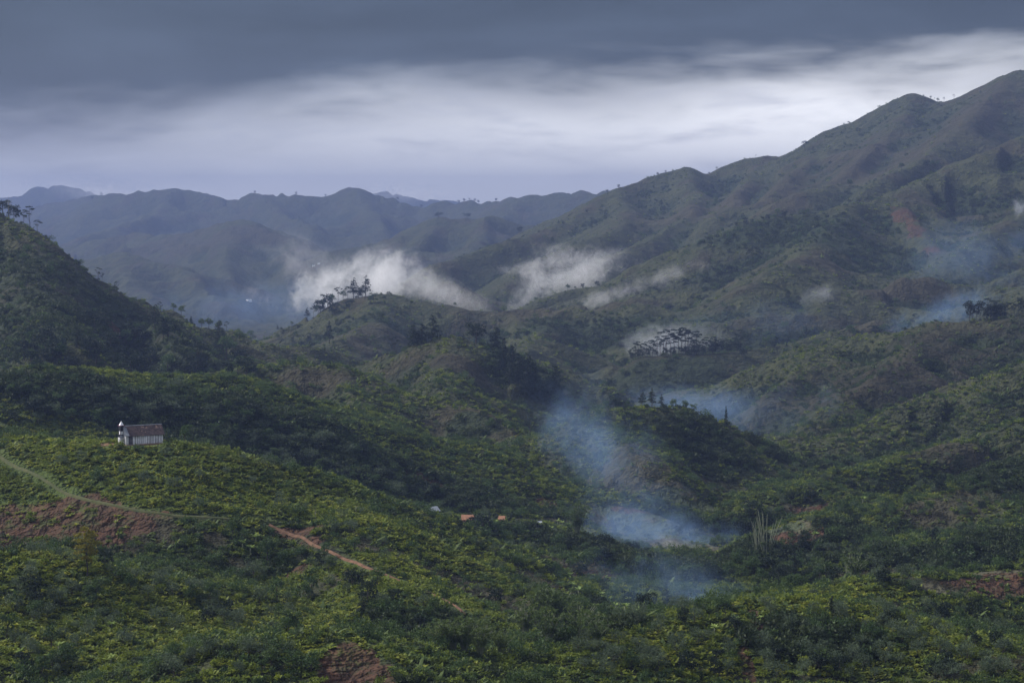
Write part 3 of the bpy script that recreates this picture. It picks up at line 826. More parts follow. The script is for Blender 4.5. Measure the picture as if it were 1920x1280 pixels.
ch = empty('church', (CHX, CHY, CHZ), CH_ROT)
tag(ch, 'small white plank church with dark shingle roof and pointed belfry on hilltop', 'church')
HL, HWD, EV, RG = 5.6, 2.6, 2.95, 5.35          # half length, half width, eave, ridge
b = MB(); b.box(-HL - .3, HL + .3, -HWD - .3, HWD + .3, -1.6, 0.12); b.build('foundation', CLAYW, ch)
def wall_long(ysgn):
    w = MB(); y = ysgn * HWD
    w.box(-HL, HL, min(y, y - .1 * ysgn), max(y, y - .1 * ysgn), .12, EV)
    return w.build('wall', GREYW, ch)
wf = wall_long(-1); wb = wall_long(1)
for s_ in (-1, 1):
    w = MB(); x = s_ * HL; x2 = x - .1 * s_
    w.add([(x, -HWD, .12), (x, HWD, .12), (x, HWD, EV), (x, 0, RG - .1), (x, -HWD, EV), (x2, -HWD, .12), (x2, HWD, .12), (x2, HWD, EV), (x2, 0, RG - .1), (x2, -HWD, EV)],
          [(0, 1, 2, 3, 4), (9, 8, 7, 6, 5), (0, 5, 6, 1), (1, 6, 7, 2), (2, 7, 8, 3), (3, 8, 9, 4), (4, 9, 5, 0)])
    ge = w.build('gable_wall', GREYW, ch)
    bb = MB()
    y = -HWD + .18
    while y < HWD - .2:
        top = EV + (RG - EV) * (1 - abs(y + .1) / HWD) - .25
        bb.box(min(x, x + .05 * s_) , max(x, x + .05 * s_), y, y + .2, .16, top); y += .47
    tag(bb.build('white_board', WHITE, ge), kind='stuff')
# white planks of the long walls, with dark gaps between
for wl, sg in ((wf, -1), (wb, 1)):
    r_ = random.Random(3 + sg); x = -HL + .05; first_ = None
    while x < HL - .25:
        ww = r_.uniform(.20, .36)
        if sg < 0 and -4.6 < x + ww / 2 < -3.6:
            x += ww + .1; continue
        y0, y1 = sorted((sg * HWD, sg * (HWD + .05)))
        q = MB(); q.box(x, x + ww, y0, y1, .14 + r_.uniform(0, .12), EV - .03)
        q.build('plank', WHITE, wl)
        x += ww + r_.uniform(.10, .24)
# roof: two slopes with shingle courses, worn patches, ridge cap
for s_ in (-1, 1):
    rb = MB()
    ov, oe = .45, .42
    sl = (RG - EV) / HWD
    y_e = s_ * (HWD + oe); z_e = EV - sl * oe
    qd = [(-HL - ov + .9, y_e, z_e), (HL + ov, y_e, z_e), (HL + ov, 0, RG), (-HL - ov + .9, 0, RG)]
    if s_ > 0: qd = [qd[1], qd[0], qd[3], qd[2]]
    rb.slab(qd, .09)
    rf = rb.build('roof', SHING, ch)
    cs = MB(); wn = MB(); r_ = random.Random(9 + s_)
    nrow = 11
    for i in range(nrow):
        t0, t1 = i / nrow, (i + 1) / nrow
        ya, yb = y_e * (1 - t0), y_e * (1 - t1); za, zb = z_e + (RG - z_e) * t0, z_e + (RG - z_e) * t1
        x = -HL - ov + .9
        while x < HL + ov - .05:
            ww = min(r_.uniform(.25, .6), HL + ov - x)
            lift = .10 + r_.uniform(0, .035)
            (wn if r_.random() < (.30 if t0 > .55 else .07) and x > -1 else cs).slab(
                [(x, ya, za + lift + .04), (x + ww - .03, ya, za + lift + .04), (x + ww - .03, yb, zb + lift - .02), (x, yb, zb + lift - .02)][::(1 if s_ < 0 else -1)], .03)
            x += ww
    tag(cs.build('shingle', SHING, rf), kind='stuff')
    if wn.v: tag(wn.build('worn_shingle', SHING2, rf), kind='stuff')
rc = MB(); rc.slab([(-HL + .5, -.22, RG + .02), (HL + .46, -.22, RG + .02), (HL + .46, 0, RG + .2), (-HL + .5, 0, RG + .2)], .03)
rc.slab([(HL + .46, .22, RG + .02), (-HL + .5, .22, RG + .02), (-HL + .5, 0, RG + .2), (HL + .46, 0, RG + .2)], .03)
rc.build('ridge_cap', TIND, ch)
# porch roof at the tower end (dull tin)
pb = MB(); pb.slab([(-HL - .5, -HWD - .55, EV - .2), (-HL + .95, -HWD - .55, EV - .2), (-HL + .75, 0, RG + .04), (-HL - .2, 0, RG + .04)], .06)
pb.slab([(-HL + .95, HWD + .55, EV - .2), (-HL - .5, HWD + .55, EV - .2), (-HL - .2, 0, RG + .04), (-HL + .75, 0, RG + .04)], .06)
pb.build('porch_roof', TIND, ch)
# side door
db = MB(); db.box(-4.5, -3.7, -HWD - .07, -HWD, .12, 2.0); dr = db.build('door', GREYW, ch)
hb = MB(); hb.box(-3.85, -3.78, -HWD - .12, -HWD - .07, 1.0, 1.15); hb.build('handle', DARKIN, dr)
# tower
TX, TW = -HL - .55, .5
tw = MB()
for sx in (-1, 1):
    for sy in (-1, 1):
        cx, cyy = TX + sx * TW, sy * TW
        q = MB(); q.box(cx - .09, cx + .09, cyy - .09, cyy + .09, -.6, 5.6); q.build('post', GREYW, ch)
lw = MB(); lw.box(TX - TW - .25, TX + TW, -1.0, 1.0, -.6, 2.15); tl = lw.build('tower_base', GREYW, ch)
q = MB()
y = -.95
while y < .8:
    q.box(TX - TW - .30, TX - TW - .25, y, y + .2, .1, 2.1); y += .4
x = TX - TW - .22
while x < TX + TW - .2:
    q.box(x, x + .22, -1.05, -1.0, .1, 2.1); x += .42
tag(q.build('white_board', WHITE, tl), kind='stuff')
q = MB(); q.slab([(TX - TW - .4, -1.2, 2.1), (TX + TW + .1, -1.2, 2.1), (TX + TW + .1, -.55, 2.75), (TX - TW - .1, -.55, 2.75)], .05); q.build('base_roof', TIND, ch)
q = MB(); q.box(TX - TW + .09, TX + TW - .09, -TW - .06, -TW + .02, 3.05, 3.95); q.build('white_panel', WHITE, ch)
q = MB(); q.box(TX - TW - .06, TX - TW + .02, -TW + .09, TW - .09, 3.05, 3.95); q.build('white_panel', WHITE, ch)
q = MB(); q.box(TX - TW + .12, TX + TW - .12, -TW + .12, TW - .12, 2.2, 5.5); q.build('belfry_core', DARKIN, ch)
q = MB(); q.box(TX - TW - .35, TX + TW + .35, -TW - .35, TW + .35, 5.56, 5.7); q.build('belfry_eave', MAROON, ch)
q = MB(); s2 = TW + .08
q.add([(TX - s2, -s2, 5.7), (TX + s2, -s2, 5.7), (TX + s2, s2, 5.7), (TX - s2, s2, 5.7), (TX, 0, 7.0)], [(0, 1, 4), (1, 2, 4), (2, 3, 4), (3, 0, 4), (3, 2, 1, 0)])
q.build('spire', WHITE, ch)

def house(name, px, py, lo, hi, w, d, eave, ridge, roofm, wallm, rz, label, cat='house', detail=True, dz=0.0):
    x, y, z = hit(px, py, lo, hi)
    e = tag(empty(name, (x, y, z + dz), rz), label, cat)
    q = MB()
    q.add([(-w, -d, -1.5), (w, -d, -1.5), (w, d, -1.5), (-w, d, -1.5), (-w, -d, eave), (w, -d, eave), (w, d, eave), (-w, d, eave), (-w, 0, ridge - .08), (w, 0, ridge - .08)],
          [(0, 3, 2, 1), (0, 1, 5, 4), (2, 3, 7, 6), (1, 2, 6, 9, 5), (3, 0, 4, 8, 7), (4, 5, 9, 8), (6, 7, 8, 9)])
    wl = q.build('wall', wallm, e)
    for s_ in (-1, 1):
        o_ = .35; sl = (ridge - eave) / d
        qq = MB(); c4 = [(-w - o_, s_ * (d + o_), eave - sl * o_), (w + o_, s_ * (d + o_), eave - sl * o_), (w + o_, 0, ridge), (-w - o_, 0, ridge)]
        if s_ > 0: c4 = [c4[1], c4[0], c4[3], c4[2]]
        qq.slab(c4, .1); qq.build('roof', roofm, e)
    if detail:
        q = MB(); q.box(-.45, .45, -d - .05, -d, -.3, 1.8); q.build('door', DARKIN, e)
        for s_ in (-1, 1):
            q = MB(); q.box(s_ * w * .55 - .4, s_ * w * .55 + .4, -d - .05, -d, .8, 1.6); q.build('window', DARKIN, e)
    CLEAR.append((x, y, max(w, d) + .8))
    return e
CLEAR = []
house('tin_roofed_hut', 811, 974, 620, 1000, 2.0, 1.8, 2.0, 3.4, TIN, GREYW, R(40), 'small hut with pale tin roof peeking over the church hill crest', 'hut', dz=1.8)
house('orange_roofed_house', 877, 984, 640, 1000, 2.2, 1.8, 1.6, 3.1, ORANGE, CLAYW, R(-4), 'long low house with orange roof left of the big round tree', 'house', dz=1.0)
house('orange_roofed_hut', 848, 985, 640, 1000, 1.1, 1.2, 1.3, 2.4, ORANGE, CLAYW, R(50), 'tiny orange gabled hut beside the long orange-roofed house', 'hut', False, dz=.6)
house('orange_roofed_hut', 941, 980, 640, 1000, 1.1, 1.1, 1.2, 2.1, ORANGE, CLAYW, R(-10), 'orange roof just right of the big round valley tree', 'hut', False, dz=.8)
house('tin_roofed_hut', 978, 988, 640, 1000, 1.2, 1.0, 1.0, 1.6, TIN, CLAYW, R(-6), 'low grey tin roof between the orange roofs and the smoke', 'hut', False, dz=.3)
house('tin_roofed_hut', 1009, 986, 640, 1000, 1.2, 0.9, 1.1, 1.7, TIN, GREYW, R(8), 'small white tin roof nearest the smoke in the valley', 'hut', False, dz=.3)
house('white_walled_house', 588, 499, 3200, 6500, 3.5, 2, 2, 3, TIN, WHITE, R(12), 'tiny white building on the far slope above the mist', 'house', False)
house('white_walled_house', 598, 495, 3200, 6500, 2.5, 2, 2, 3, TIN, WHITE, R(-20), 'smallest white speck of a house above the mist, to the right', 'house', False)
house('white_walled_house', 467, 565, 3000, 6500, 5, 4, 3, 4.5, TIN, WHITE, R(30), 'bright white building at the far valley bottom left of the mist', 'house', False)

# ------------------------------------------------------------------ ground cover, planted
plant('undergrowth', 'knee to head high leafy undergrowth covering the near slopes', 330, 560, .9, .6, 1.5)
plant('undergrowth', 'leafy undergrowth and shrubs covering the church hill and valley', 560, 900, .5, .7, 1.7)
plant('undergrowth', 'low shrubs and grass covering the middle hills', 900, 1600, .15, .8, 2.0)
plant('undergrowth', 'scattered scrub on the slopes beyond the valley', 1600, 2500, .045, .9, 2.6)
plant('undergrowth', 'sparse scrub high on the mountain', 2500, 3700, .016, 1.0, 2.8)

# ------------------------------------------------------------------ trees: builders
def limbs(q, base, top, r0, targets, r_, seg=6):
    """tapered trunk and limbs reaching the crown clumps"""
    b_, t_ = Vector(base), Vector(top)
    pts = []
    for i in range(5):
        f = i / 4
        pts.append(b_.lerp(t_, f) + Vector((r_.uniform(-1, 1), r_.uniform(-1, 1), 0)) * r0 * (1.2 if 0 < i < 4 else 0))
    q.tube(pts, [r0 * (1 - .75 * i / 4) for i in range(5)], seg)
    for c in targets:
        c = Vector(c); f = r_.uniform(.35, .85); s0 = b_.lerp(t_, f)
        mid = s0.lerp(c, .5) + Vector((0, 0, -.04 * (c - s0).length))
        q.tube([s0, mid, c], [r0 * .4, r0 * .25, r0 * .1], 4)
def tree_meshes(kind_, seed):
    """unit-height tree (1 m): returns [(part name, mesh)]"""
    r_ = random.Random(seed); q = MB(); out = []
    if kind_ == 'round':
        bl = [((r_.uniform(-.05, .05), r_.uniform(-.05, .05), .62), (.24, .24, .26))]
        for i in range(8):
            a = i * 0.785 + r_.uniform(-.4, .4); d = r_.uniform(.14, .26)
            bl.append(((math.cos(a) * d, math.sin(a) * d, r_.uniform(.36, .82)), (r_.uniform(.11, .19),) * 2 + (r_.uniform(.10, .16),)))
        limbs(q, (0, 0, -.06), (0, 0, .6), .028, [b_[0] for b_ in bl[1:6]], r_)
        V, Fq = leaf_cloud(bl, 620, .075, .5, .1, seed, .55); mats = (BARK, L_mid)
    elif kind_ == 'dense':
        bl = [((0, 0, .45), (.34, .34, .38))]
        for i in range(9):
            a = r_.uniform(0, 6.28); d = r_.uniform(.18, .36)
            bl.append(((math.cos(a) * d, math.sin(a) * d, r_.uniform(.2, .8)), (r_.uniform(.13, .2),) * 2 + (r_.uniform(.12, .2),)))
        limbs(q, (0, 0, -.06), (0, 0, .6), .03, [b_[0] for b_ in bl[1:4]], r_)
        V, Fq = leaf_cloud(bl, 760, .085, .5, 0, seed, .55); mats = (BARK, L_dark)
    elif kind_ == 'pine':
        bl = []
        for i in range(13):
            z = .26 + .7 * i / 12; w = .25 * (1 - ((z - .26) / .78) ** 1.6) + .03
            for k_ in range(3 if i < 10 else 1):
                a = r_.uniform(0, 6.28); d = w * r_.uniform(.25, .75)
                bl.append(((math.cos(a) * d, math.sin(a) * d, z + r_.uniform(-.03, .03)), (w * .6, w * .6, .05)))
        limbs(q, (0, 0, -.06), (0, 0, .97), .02, [b_[0] for b_ in bl[:14:3]], r_)
        V, Fq = leaf_cloud(bl, 700, .065, .4, .3, seed, .4); mats = (BARK, L_dark)
    elif kind_ == 'cone':          # dark, full to the ground
        bl = []
        for i in range(14):
            z = .06 + .88 * i / 13; w = .27 * (1 - (z) ** 2.2) + .03
            for k_ in range(3):
                a = r_.uniform(0, 6.28); d = w * r_.uniform(.2, .7)
                bl.append(((math.cos(a) * d, math.sin(a) * d, z), (w * .6, w * .6, .07)))
        limbs(q, (0, 0, -.06), (0, 0, .95), .02, [], r_)
        V, Fq = leaf_cloud(bl, 900, .07, .45, .2, seed, .4); mats = (BARK, L_dark)
    elif kind_ == 'umbrella':      # thin stem, flat separate tiers
        bl = [((r_.uniform(-.03, .03), 0, .93), (.15, .15, .05))]
        for i in range(6):
            a = i * 1.05 + r_.uniform(-.5, .5); d = r_.uniform(.10, .26)
            bl.append(((math.cos(a) * d, math.sin(a) * d, r_.uniform(.48, .88)), (r_.uniform(.07, .13),) * 2 + (r_.uniform(.028, .05),)))
        limbs(q, (0, 0, -.06), (0, 0, .92), .016, [b_[0] for b_ in bl[1:]], r_, 5)
        V, Fq = leaf_cloud(bl, 420, .055, .5, .2, seed, .35); mats = (BARK, L_dark)
    elif kind_ == 'gold':
        bl = []
        for i in range(16):
            z = .30 + .66 * i / 15; w = .27 * math.sin(math.pi * min(1, (1 - z) / .72 * .8 + .12)) + .02
            a = i * 2.4; d = w * .55
            bl.append(((math.cos(a) * d, math.sin(a) * d, z), (w * .6, w * .6, .055)))
        limbs(q, (0, 0, -.12), (0, 0, .9), .02, [b_[0] for b_ in bl[::2]], r_)
        V, Fq = leaf_cloud(bl, 2200, .040, .55, 0, seed, .3); mats = (BARK, L_gold)
    elif kind_ == 'bush':
        bl = [((0, 0, .45), (.40, .40, .42))]
        for i in range(7):
            a = r_.uniform(0, 6.28); d = r_.uniform(.2, .4)
            bl.append(((math.cos(a) * d, math.sin(a) * d, r_.uniform(.25, .78)), (r_.uniform(.15, .24),) * 2 + (r_.uniform(.15, .24),)))
        limbs(q, (0, 0, -.1), (0, 0, .45), .03, [b_[0] for b_ in bl[1:4]], r_, 4)
        V, Fq = leaf_cloud(bl, 480, .085, .38, -.6, seed, .45); mats = (BARK, L_grey)
    elif kind_ == 'banana':
        for i in range(2 if seed % 2 else 1):
            ox, oy = (0, 0) if i == 0 else (.22, .1)
            q.tube([(ox, oy, -.06), (ox + .01, oy, .25), (ox, oy + .01, .5 - .12 * i)], [.05, .042, .03], 7)
        parts = []
        for i in range(9 + (seed % 2) * 4):
            ox, oy, zz = (0, 0, .48) if i < 9 else (.22, .1, .36)
            a = i * 2.4 + r_.uniform(-.3, .3); up = r_.uniform(.35, 2.2)
            parts.append(frond((ox, oy, zz), (math.cos(a), math.sin(a), up), r_.uniform(.42, .62), r_.uniform(.12, .17), r_.uniform(.15, .6), 5, .3))
        V, Fq = merge(parts)
        return [('trunk', q.mesh('banana_trunk', CULM, True)), ('leaves', mesh_np('banana_leaves', V, Fq, L_ban))]
    elif kind_ in ('bamboo', 'canes'):
        nb = 26 if kind_ == 'bamboo' else 17
        bl = []
        for i in range(nb):
            a = r_.uniform(0, 6.28); ln = r_.uniform(.7, 1.0); sp_ = r_.uniform(.05, .42) if kind_ == 'bamboo' else r_.uniform(.02, .34)
            c, s_ = math.cos(a), math.sin(a)
            pts = [(c * .04, s_ * .04, -.04)]
            for f in (.25, .5, .75, 1.0):
                o_ = .04 + sp_ * f ** (2.0 if kind_ == 'bamboo' else 1.2)
                pts.append((c * o_, s_ * o_, ln * (f - (.22 * sp_ * 2 * f ** 3 if kind_ == 'bamboo' else 0))))
            q.tube(pts, [.008, .008, .007, .006, .003], 4)
            if kind_ == 'bamboo':
                for f in (2, 3, 4):
                    bl.append((pts[f], (.09, .09, .07)))
            elif i % 2 == 0:
                bl.append((Vector(pts[1]) * 1.2, (.06, .06, .05)))
        if kind_ == 'canes': bl = [(tuple(b_[0]), b_[1]) for b_ in bl] + [((0, 0, .08), (.16, .16, .1))]
        V, Fq = leaf_cloud(bl, 1300 if kind_ == 'bamboo' else 260, .075 if kind_ == 'bamboo' else .06, .28, .8, seed, .2)
        return [('stems', q.mesh('bamboo_stems', CULM)), ('leaves', mesh_np('bamboo_leaves', V, Fq, L_bam))]
    elif kind_ == 'palm':
        q.tube([(0, 0, -.06), (.02, 0, .35), (.03, .01, .68)], [.022, .016, .014], 6)
        parts = []
        for i in range(13):
            a = i * 2.4; up = r_.uniform(-.1, 1.2)
            parts.append(frond((.03, .01, .68), (math.cos(a), math.sin(a), up), r_.uniform(.28, .36), .06, .6, 5, .5))
        V, Fq = merge(parts)
        return [('trunk', q.mesh('palm_trunk', BARK, True)), ('fronds', mesh_np('palm_fronds', V, Fq, L_mid))]
    elif kind_ == 'snag':
        limbs(q, (0, 0, -.05), (.03, 0, 1.0), .028, [(.16, .05, .85), (-.14, .02, .78), (.1, -.1, .6), (-.1, .1, .95)], r_, 5)
        return [('trunk', q.mesh('snag_trunk', PALE))]
    return [('trunk', q.mesh(kind_ + '_trunk', mats[0])), ('crown', mesh_np(kind_ + '_crown', V, Fq, mats[1]))]
NAMES = {'round': 'broadleaf_tree', 'dense': 'dense_tree', 'pine': 'pine_tree', 'cone': 'conifer_tree', 'umbrella': 'umbrella_tree', 'gold': 'golden_tree',
         'bush': 'round_bush', 'banana': 'banana_plant', 'bamboo': 'bamboo_clump', 'canes': 'cane_clump', 'palm': 'palm_tree', 'snag': 'dead_tree'}
CATS = {'bush': 'bush', 'banana': 'banana plant', 'bamboo': 'bamboo', 'canes': 'bamboo', 'palm': 'palm tree'}
PROTO = {}
GROUPED = []
def add_tree(kind_, loc, h, label, group=None, rz=None, variants=3, lean=0.0, wide=1.0):
    v = random.randrange(variants)
    if (kind_, v) not in PROTO:
        PROTO[(kind_, v)] = tree_meshes(kind_, 100 + 13 * v + len(kind_))
    e = empty(NAMES[kind_], loc, random.uniform(0, 6.28) if rz is None else rz)
    e.scale = (h * wide, h * wide, h)
    e.rotation_euler[1] = lean
    tag(e, label, CATS.get(kind_, 'tree'), group)
    if group: GROUPED.append((e, label, loc, h))
    for nm, me_ in PROTO[(kind_, v)]:
        link(nm, me_, e)
    return e
def T(px, py, hpx, kind_, label, lo=250, hi=14000, group=None, wide=1.0, lean=0.0):
    x, y, z = hit(px, py, lo, hi)
    if lo >= 800:                                   # trees on a skyline stand on the crest itself
        tx, _ = ray(px, py)
        ys = np.linspace(lo, hi, 400)
        zz = height(tx * ys, ys) - CZ
        j = int(np.argmax(zz / ys))
        cpy = project((tx * ys[j], ys[j], CZ + zz[j]))[1]
        if abs(py - cpy) < (36 if lo == 1100 and hi == 1500 else 15):
            y = ys[j]; x = tx * y; z = CZ + zz[j]
    if hpx < 60 and y > 800 and not (lo == 1100 and hi == 1500): hpx = hpx * 1.18
    return add_tree(kind_, (x, y, z - .1), hpx / F * y, label, group, wide=wide, lean=lean)

def project(p):
    dx, dy, dz = p[0], p[1], p[2] - CZ
    zc = dy * ct - dz * st; yc = dy * st + dz * ct
    return 960 + F * dx / zc, 640 - F * yc / zc

# left skyline
T(56, 455, 40, 'umbrella', 'tall open-crowned tree on the left hill skyline', 1100, 1500, wide=1.15)
T(70, 457, 22, 'umbrella', 'low tree leaning right of the tall skyline tree on the left hill', 1100, 1500, wide=1.5)
T(45, 449, 24, 'umbrella', 'small tree just left of the tall skyline tree on the left hill', 1100, 1500, wide=1.2)
T(26, 437, 33, 'dense', 'bushy dark tree on the left hill crest near the frame edge', 1100, 1500)
T(6, 425, 28, 'dense', 'dark tree at the top corner of the left hill', 1100, 1500, wide=1.3)
T(16, 425, 40, 'snag', 'bare dead tree standing among the dark trees at top of the left hill', 1100, 1500)
g = 'small trees along the left hill crest'
for px, py, h_, kk_ in [(84, 464, 8, 'bush'), (98, 473, 6, 'bush'), (152, 512, 10, 'umbrella'), (184, 530, 20, 'umbrella'), (192, 533, 14, 'umbrella'), (218, 544, 14, 'umbrella'), (257, 557, 11, 'palm'),
                        (300, 564, 16, 'umbrella'), (326, 572, 14, 'round'), (340, 578, 18, 'round'), (358, 586, 14, 'cone'), (378, 596, 18, 'round'), (392, 602, 20, 'round'), (410, 612, 18, 'round'), (425, 622, 16, 'umbrella')]:
    T(px, py, h_, kk_, 'small tree on the left crest', 1150, 1560, g)
g = 'dark trees on the lower left hill'
for i in range(40):
    px = random.uniform(10, 470); py = 600 + random.random() ** .7 * 95 + px * .02
    T(px, py + 12, random.uniform(24, 44), random.choice(['dense', 'round', 'pine', 'dense']), 'dark tree low on the left hill', 950, 1500, g, wide=1.1)
T(372, 700, 52, 'umbrella', 'tall spreading tree between left hill and grassy ridge', 800, 1400)
T(230, 640, 26, 'cone', 'narrow dark tree alone on the left hill slope', 950, 1500)
# middle distance, centre
T(617, 656, 36, 'pine', 'lone tall tree with rounded crown on the saddle left of centre', 1250, 1700)
T(739, 655, 28, 'umbrella', 'thin ragged tree left of the three dark conifers', 1150, 1700)
T(775, 650, 34, 'cone', 'left one of three dark conifers on the central knoll', 1150, 1400, wide=1.3)
T(791, 650, 32, 'cone', 'middle one of three dark conifers on the central knoll', 1150, 1400, wide=1.2)
T(812, 650, 40, 'cone', 'right and tallest of three dark conifers on the central knoll', 1150, 1400, wide=1.25)
T(893, 650, 36, 'dense', 'broad dark tree with pale stem on the central knoll', 1150, 1500, wide=1.2)
T(880, 648, 18, 'bush', 'low bush beneath the broad dark tree on the central knoll', 1150, 1500)
g = 'dark conifers down the right side of the central knoll'
for px, py, h_ in [(930, 665, 38), (945, 680, 40), (938, 700, 34), (960, 700, 46), (972, 712, 44), (990, 720, 50), (985, 740, 40), (1003, 730, 42), (1012, 745, 36), (1040, 742, 62), (1030, 750, 40), (1046, 752, 40), (955, 720, 36)]:
    T(px, py, h_, 'cone', 'dark conifer on the central knoll', 1100, 1450, g, wide=1.15)
g = 'trees along the misty hill crest'
for px, py, h_, kk_ in [(576, 596, 18, 'pine'), (588, 590, 20, 'umbrella'), (596, 588, 16, 'round'), (606, 586, 20, 'round'), (614, 582, 22, 'dense'), (622, 580, 18, 'round'), (634, 574, 24, 'umbrella'), (644, 570, 16, 'round'), (652, 570, 20, 'umbrella'),
                        (672, 570, 16, 'dense'), (680, 570, 16, 'dense'), (694, 570, 16, 'round'), (701, 568, 18, 'round'), (600, 596, 24, 'dense'), (626, 590, 24, 'dense'), (655, 580, 20, 'dense')]:
    T(px, py, h_, kk_, 'small tree on the misty crest', 1800, 2250, g)
T(663, 572, 34, 'pine', 'pointed tree tallest to the left on the crest under the mist', 1800, 2250)
T(686, 570, 34, 'pine', 'pointed tree standing alone against the mist on the crest', 1800, 2250)
g = 'small scattered trees on the slopes below the mist'
for i in range(46):
    px = random.uniform(520, 1180); py = random.uniform(585, 655)
    T(px, py, random.uniform(6, 13), random.choice(['round', 'dense', 'pine']), 'tiny tree dotted on the green slope', 1500, 2300, g)
T(470, 640, 22, 'round', 'reddish-dark round tree behind the tail of the left hill', 1450, 2300)
# the umbrella-tree grove with smoke behind
g = 'flat-topped trees of the smoky grove'
for i in range(34):
    px = 1185 + i * 6.6 + random.uniform(-2, 2)
    hh = (24 + 18 * math.exp(-((px - 1265) / 45) ** 2)) * random.uniform(.7, 1.1)
    T(px, 668 - (4 if 1230 < px < 1340 else 0) + random.uniform(-2, 5), hh, 'umbrella', 'flat-topped grove tree', 1560, 1690, g, wide=1.0)
for i in range(16):
    px = 1170 + i * 15 + random.uniform(-3, 3)
    T(px, 672, random.uniform(12, 20), 'dense', 'low dark tree by the grove', 1560, 1690, 'low trees at the foot of the smoky grove')
T(1388, 666, 34, 'umbrella', 'tall umbrella-crowned tree at the right end of the smoky grove', 1560, 1690)
T(1306, 662, 38, 'umbrella', 'umbrella tree with reddish crown in the middle of the smoky grove', 1560, 1690)
# right ridges
g = 'dark trees on the end of the right ridge'
for i in range(17):
    px = 1818 + i * 6.5
    T(px, 608 + random.uniform(-4, 3), random.uniform(20, 36), random.choice(['umbrella', 'umbrella', 'dense']), 'dark tree on the right ridge', 1250, 1500, g)
g = 'trees behind the dark right ridge'
for px, py, h_ in [(1561, 633, 12), (1594, 632, 22), (1602, 634, 16), (1612, 634, 14), (1630, 628, 16), (1642, 628, 18), (1652, 630, 20), (1662, 630, 22), (1676, 630, 20), (1690, 628, 20), (1700, 625, 24), (1715, 620, 28), (1530, 622, 10), (1506, 650, 12), (1436, 652, 18), (1450, 652, 12)]:
    T(px, py, h_, random.choice(['round', 'dense', 'umbrella']), 'small tree on the saddle', 1500, 1900, g)
T(1510, 284, 17, 'umbrella', 'lone windblown tree on the big mountain skyline', 3200, 4000, wide=1.6, lean=.3)
T(1417, 302, 5, 'umbrella', 'tiny tree on the flat stretch of the mountain skyline', 3200, 4000)
T(1344, 325, 5, 'bush', 'tiny bush in the notch of the mountain skyline', 3200, 4000)
g = 'tiny trees on the upper mountain skyline'
for px in [1708, 1714, 1720, 1727, 1738, 1745, 1752, 1758, 1770, 1788, 1795, 1802, 1809, 1816, 1824, 1838, 1857, 1885, 1893, 1898]:
    T(px, 198, random.uniform(4, 8) * (1.5 if px > 1820 else 1), random.choice(['bush', 'umbrella', 'bush']), 'tiny tree on the mountain skyline', 3150, 3800, g)
g = 'trees on the green shoulder below the mountain'
for px, py, h_ in [(1354, 422, 16), (1362, 424, 12), (1398, 420, 12), (1416, 418, 12), (1452, 412, 10), (1458, 408, 16), (1470, 408, 12), (1514, 404, 12), (1535, 400, 10), (1594, 352, 16), (1736, 316, 14), (1748, 314, 14), (1757, 314, 12),
                   (1610, 388, 12), (1634, 380, 12), (1690, 320, 14), (1440, 412, 10), (1381, 424, 8), (1652, 376, 10), (1560, 398, 8)]:
    T(px, py, h_, random.choice(['round', 'umbrella', 'dense']), 'small tree on the green shoulder', 2000, 3100, g)
g = 'tiny trees along the spur left of the mountain'
for px, py, h_ in [(975, 446, 12), (1248, 330, 4), (1138, 375, 5), (1100, 399, 5), (1056, 420, 6), (1010, 436, 4), (900, 468, 4), (870, 478, 4), (1160, 357, 6), (1233, 330, 5)]:
    T(px, py, h_, 'dense', 'tiny tree on the long spur', 2700, 3900, g)
g = 'tiny trees on the far ridge'
for px in [172, 190, 478, 555, 610, 745, 790, 860, 870, 880, 890, 897, 930, 1148, 1158]:
    T(px, 364, random.uniform(4, 6), 'dense', 'tiny tree on the far ridge', 6200, 8600, g)
T(822, 412, 9, 'dense', 'tiny dark tree clump on the pointed far hill right of the mist', 4400, 5400, wide=2.0)
T(875, 418, 8, 'dense', 'tiny dark tree clump in the far saddle right of the pointed hill', 4400, 5400, wide=2.0)
for px, py in [(800, 516), (820, 521)]:
    T(px, py, 10, 'dense', 'dark tree on the spur poking through mist', 2400, 2700, 'dark trees on the spur in the mist', wide=1.5)
g = 'trees on the ridge between the two mist banks'
for px in [1065, 1078, 1092, 1120, 1145, 1150, 1158, 1165, 1171, 1178, 1185, 1190]:
    T(px, 548, random.uniform(5, 12), random.choice(['round', 'dense']), 'small tree below the mist', 2050, 2450, g)
# middle knoll by the smoke
g = 'trees on the crest of the smoky knoll'
for px, py, h_, kk_ in [(1120, 785, 16, 'round'), (1137, 780, 14, 'round'), (1150, 776, 20, 'dense'), (1158, 774, 18, 'dense'), (1176, 772, 14, 'round'), (1204, 772, 26, 'pine'), (1222, 770, 30, 'pine'), (1240, 770, 22, 'pine'), (1262, 772, 18, 'round'), (1285, 774, 18, 'round'), (1300, 780, 16, 'round')]:
    T(px, py, h_, kk_, 'dark small tree on the knoll crest', 880, 1080, g)
T(1361, 806, 30, 'cone', 'narrow pencil-like dark tree on the right flank of the smoky knoll', 900, 1150, wide=.4)
T(1065, 795, 32, 'umbrella', 'round-headed thin tree in the blue smoke left of the knoll', 850, 1250)
T(1083, 797, 26, 'umbrella', 'flat-headed thin tree second from left of the smoky knoll', 850, 1250)
T(994, 822, 34, 'umbrella', 'slim dark tree in the gap left of the blue smoke', 820, 1250)
T(960, 812, 22, 'round', 'round tree at the left foot of the gap beside the smoke', 800, 1250)
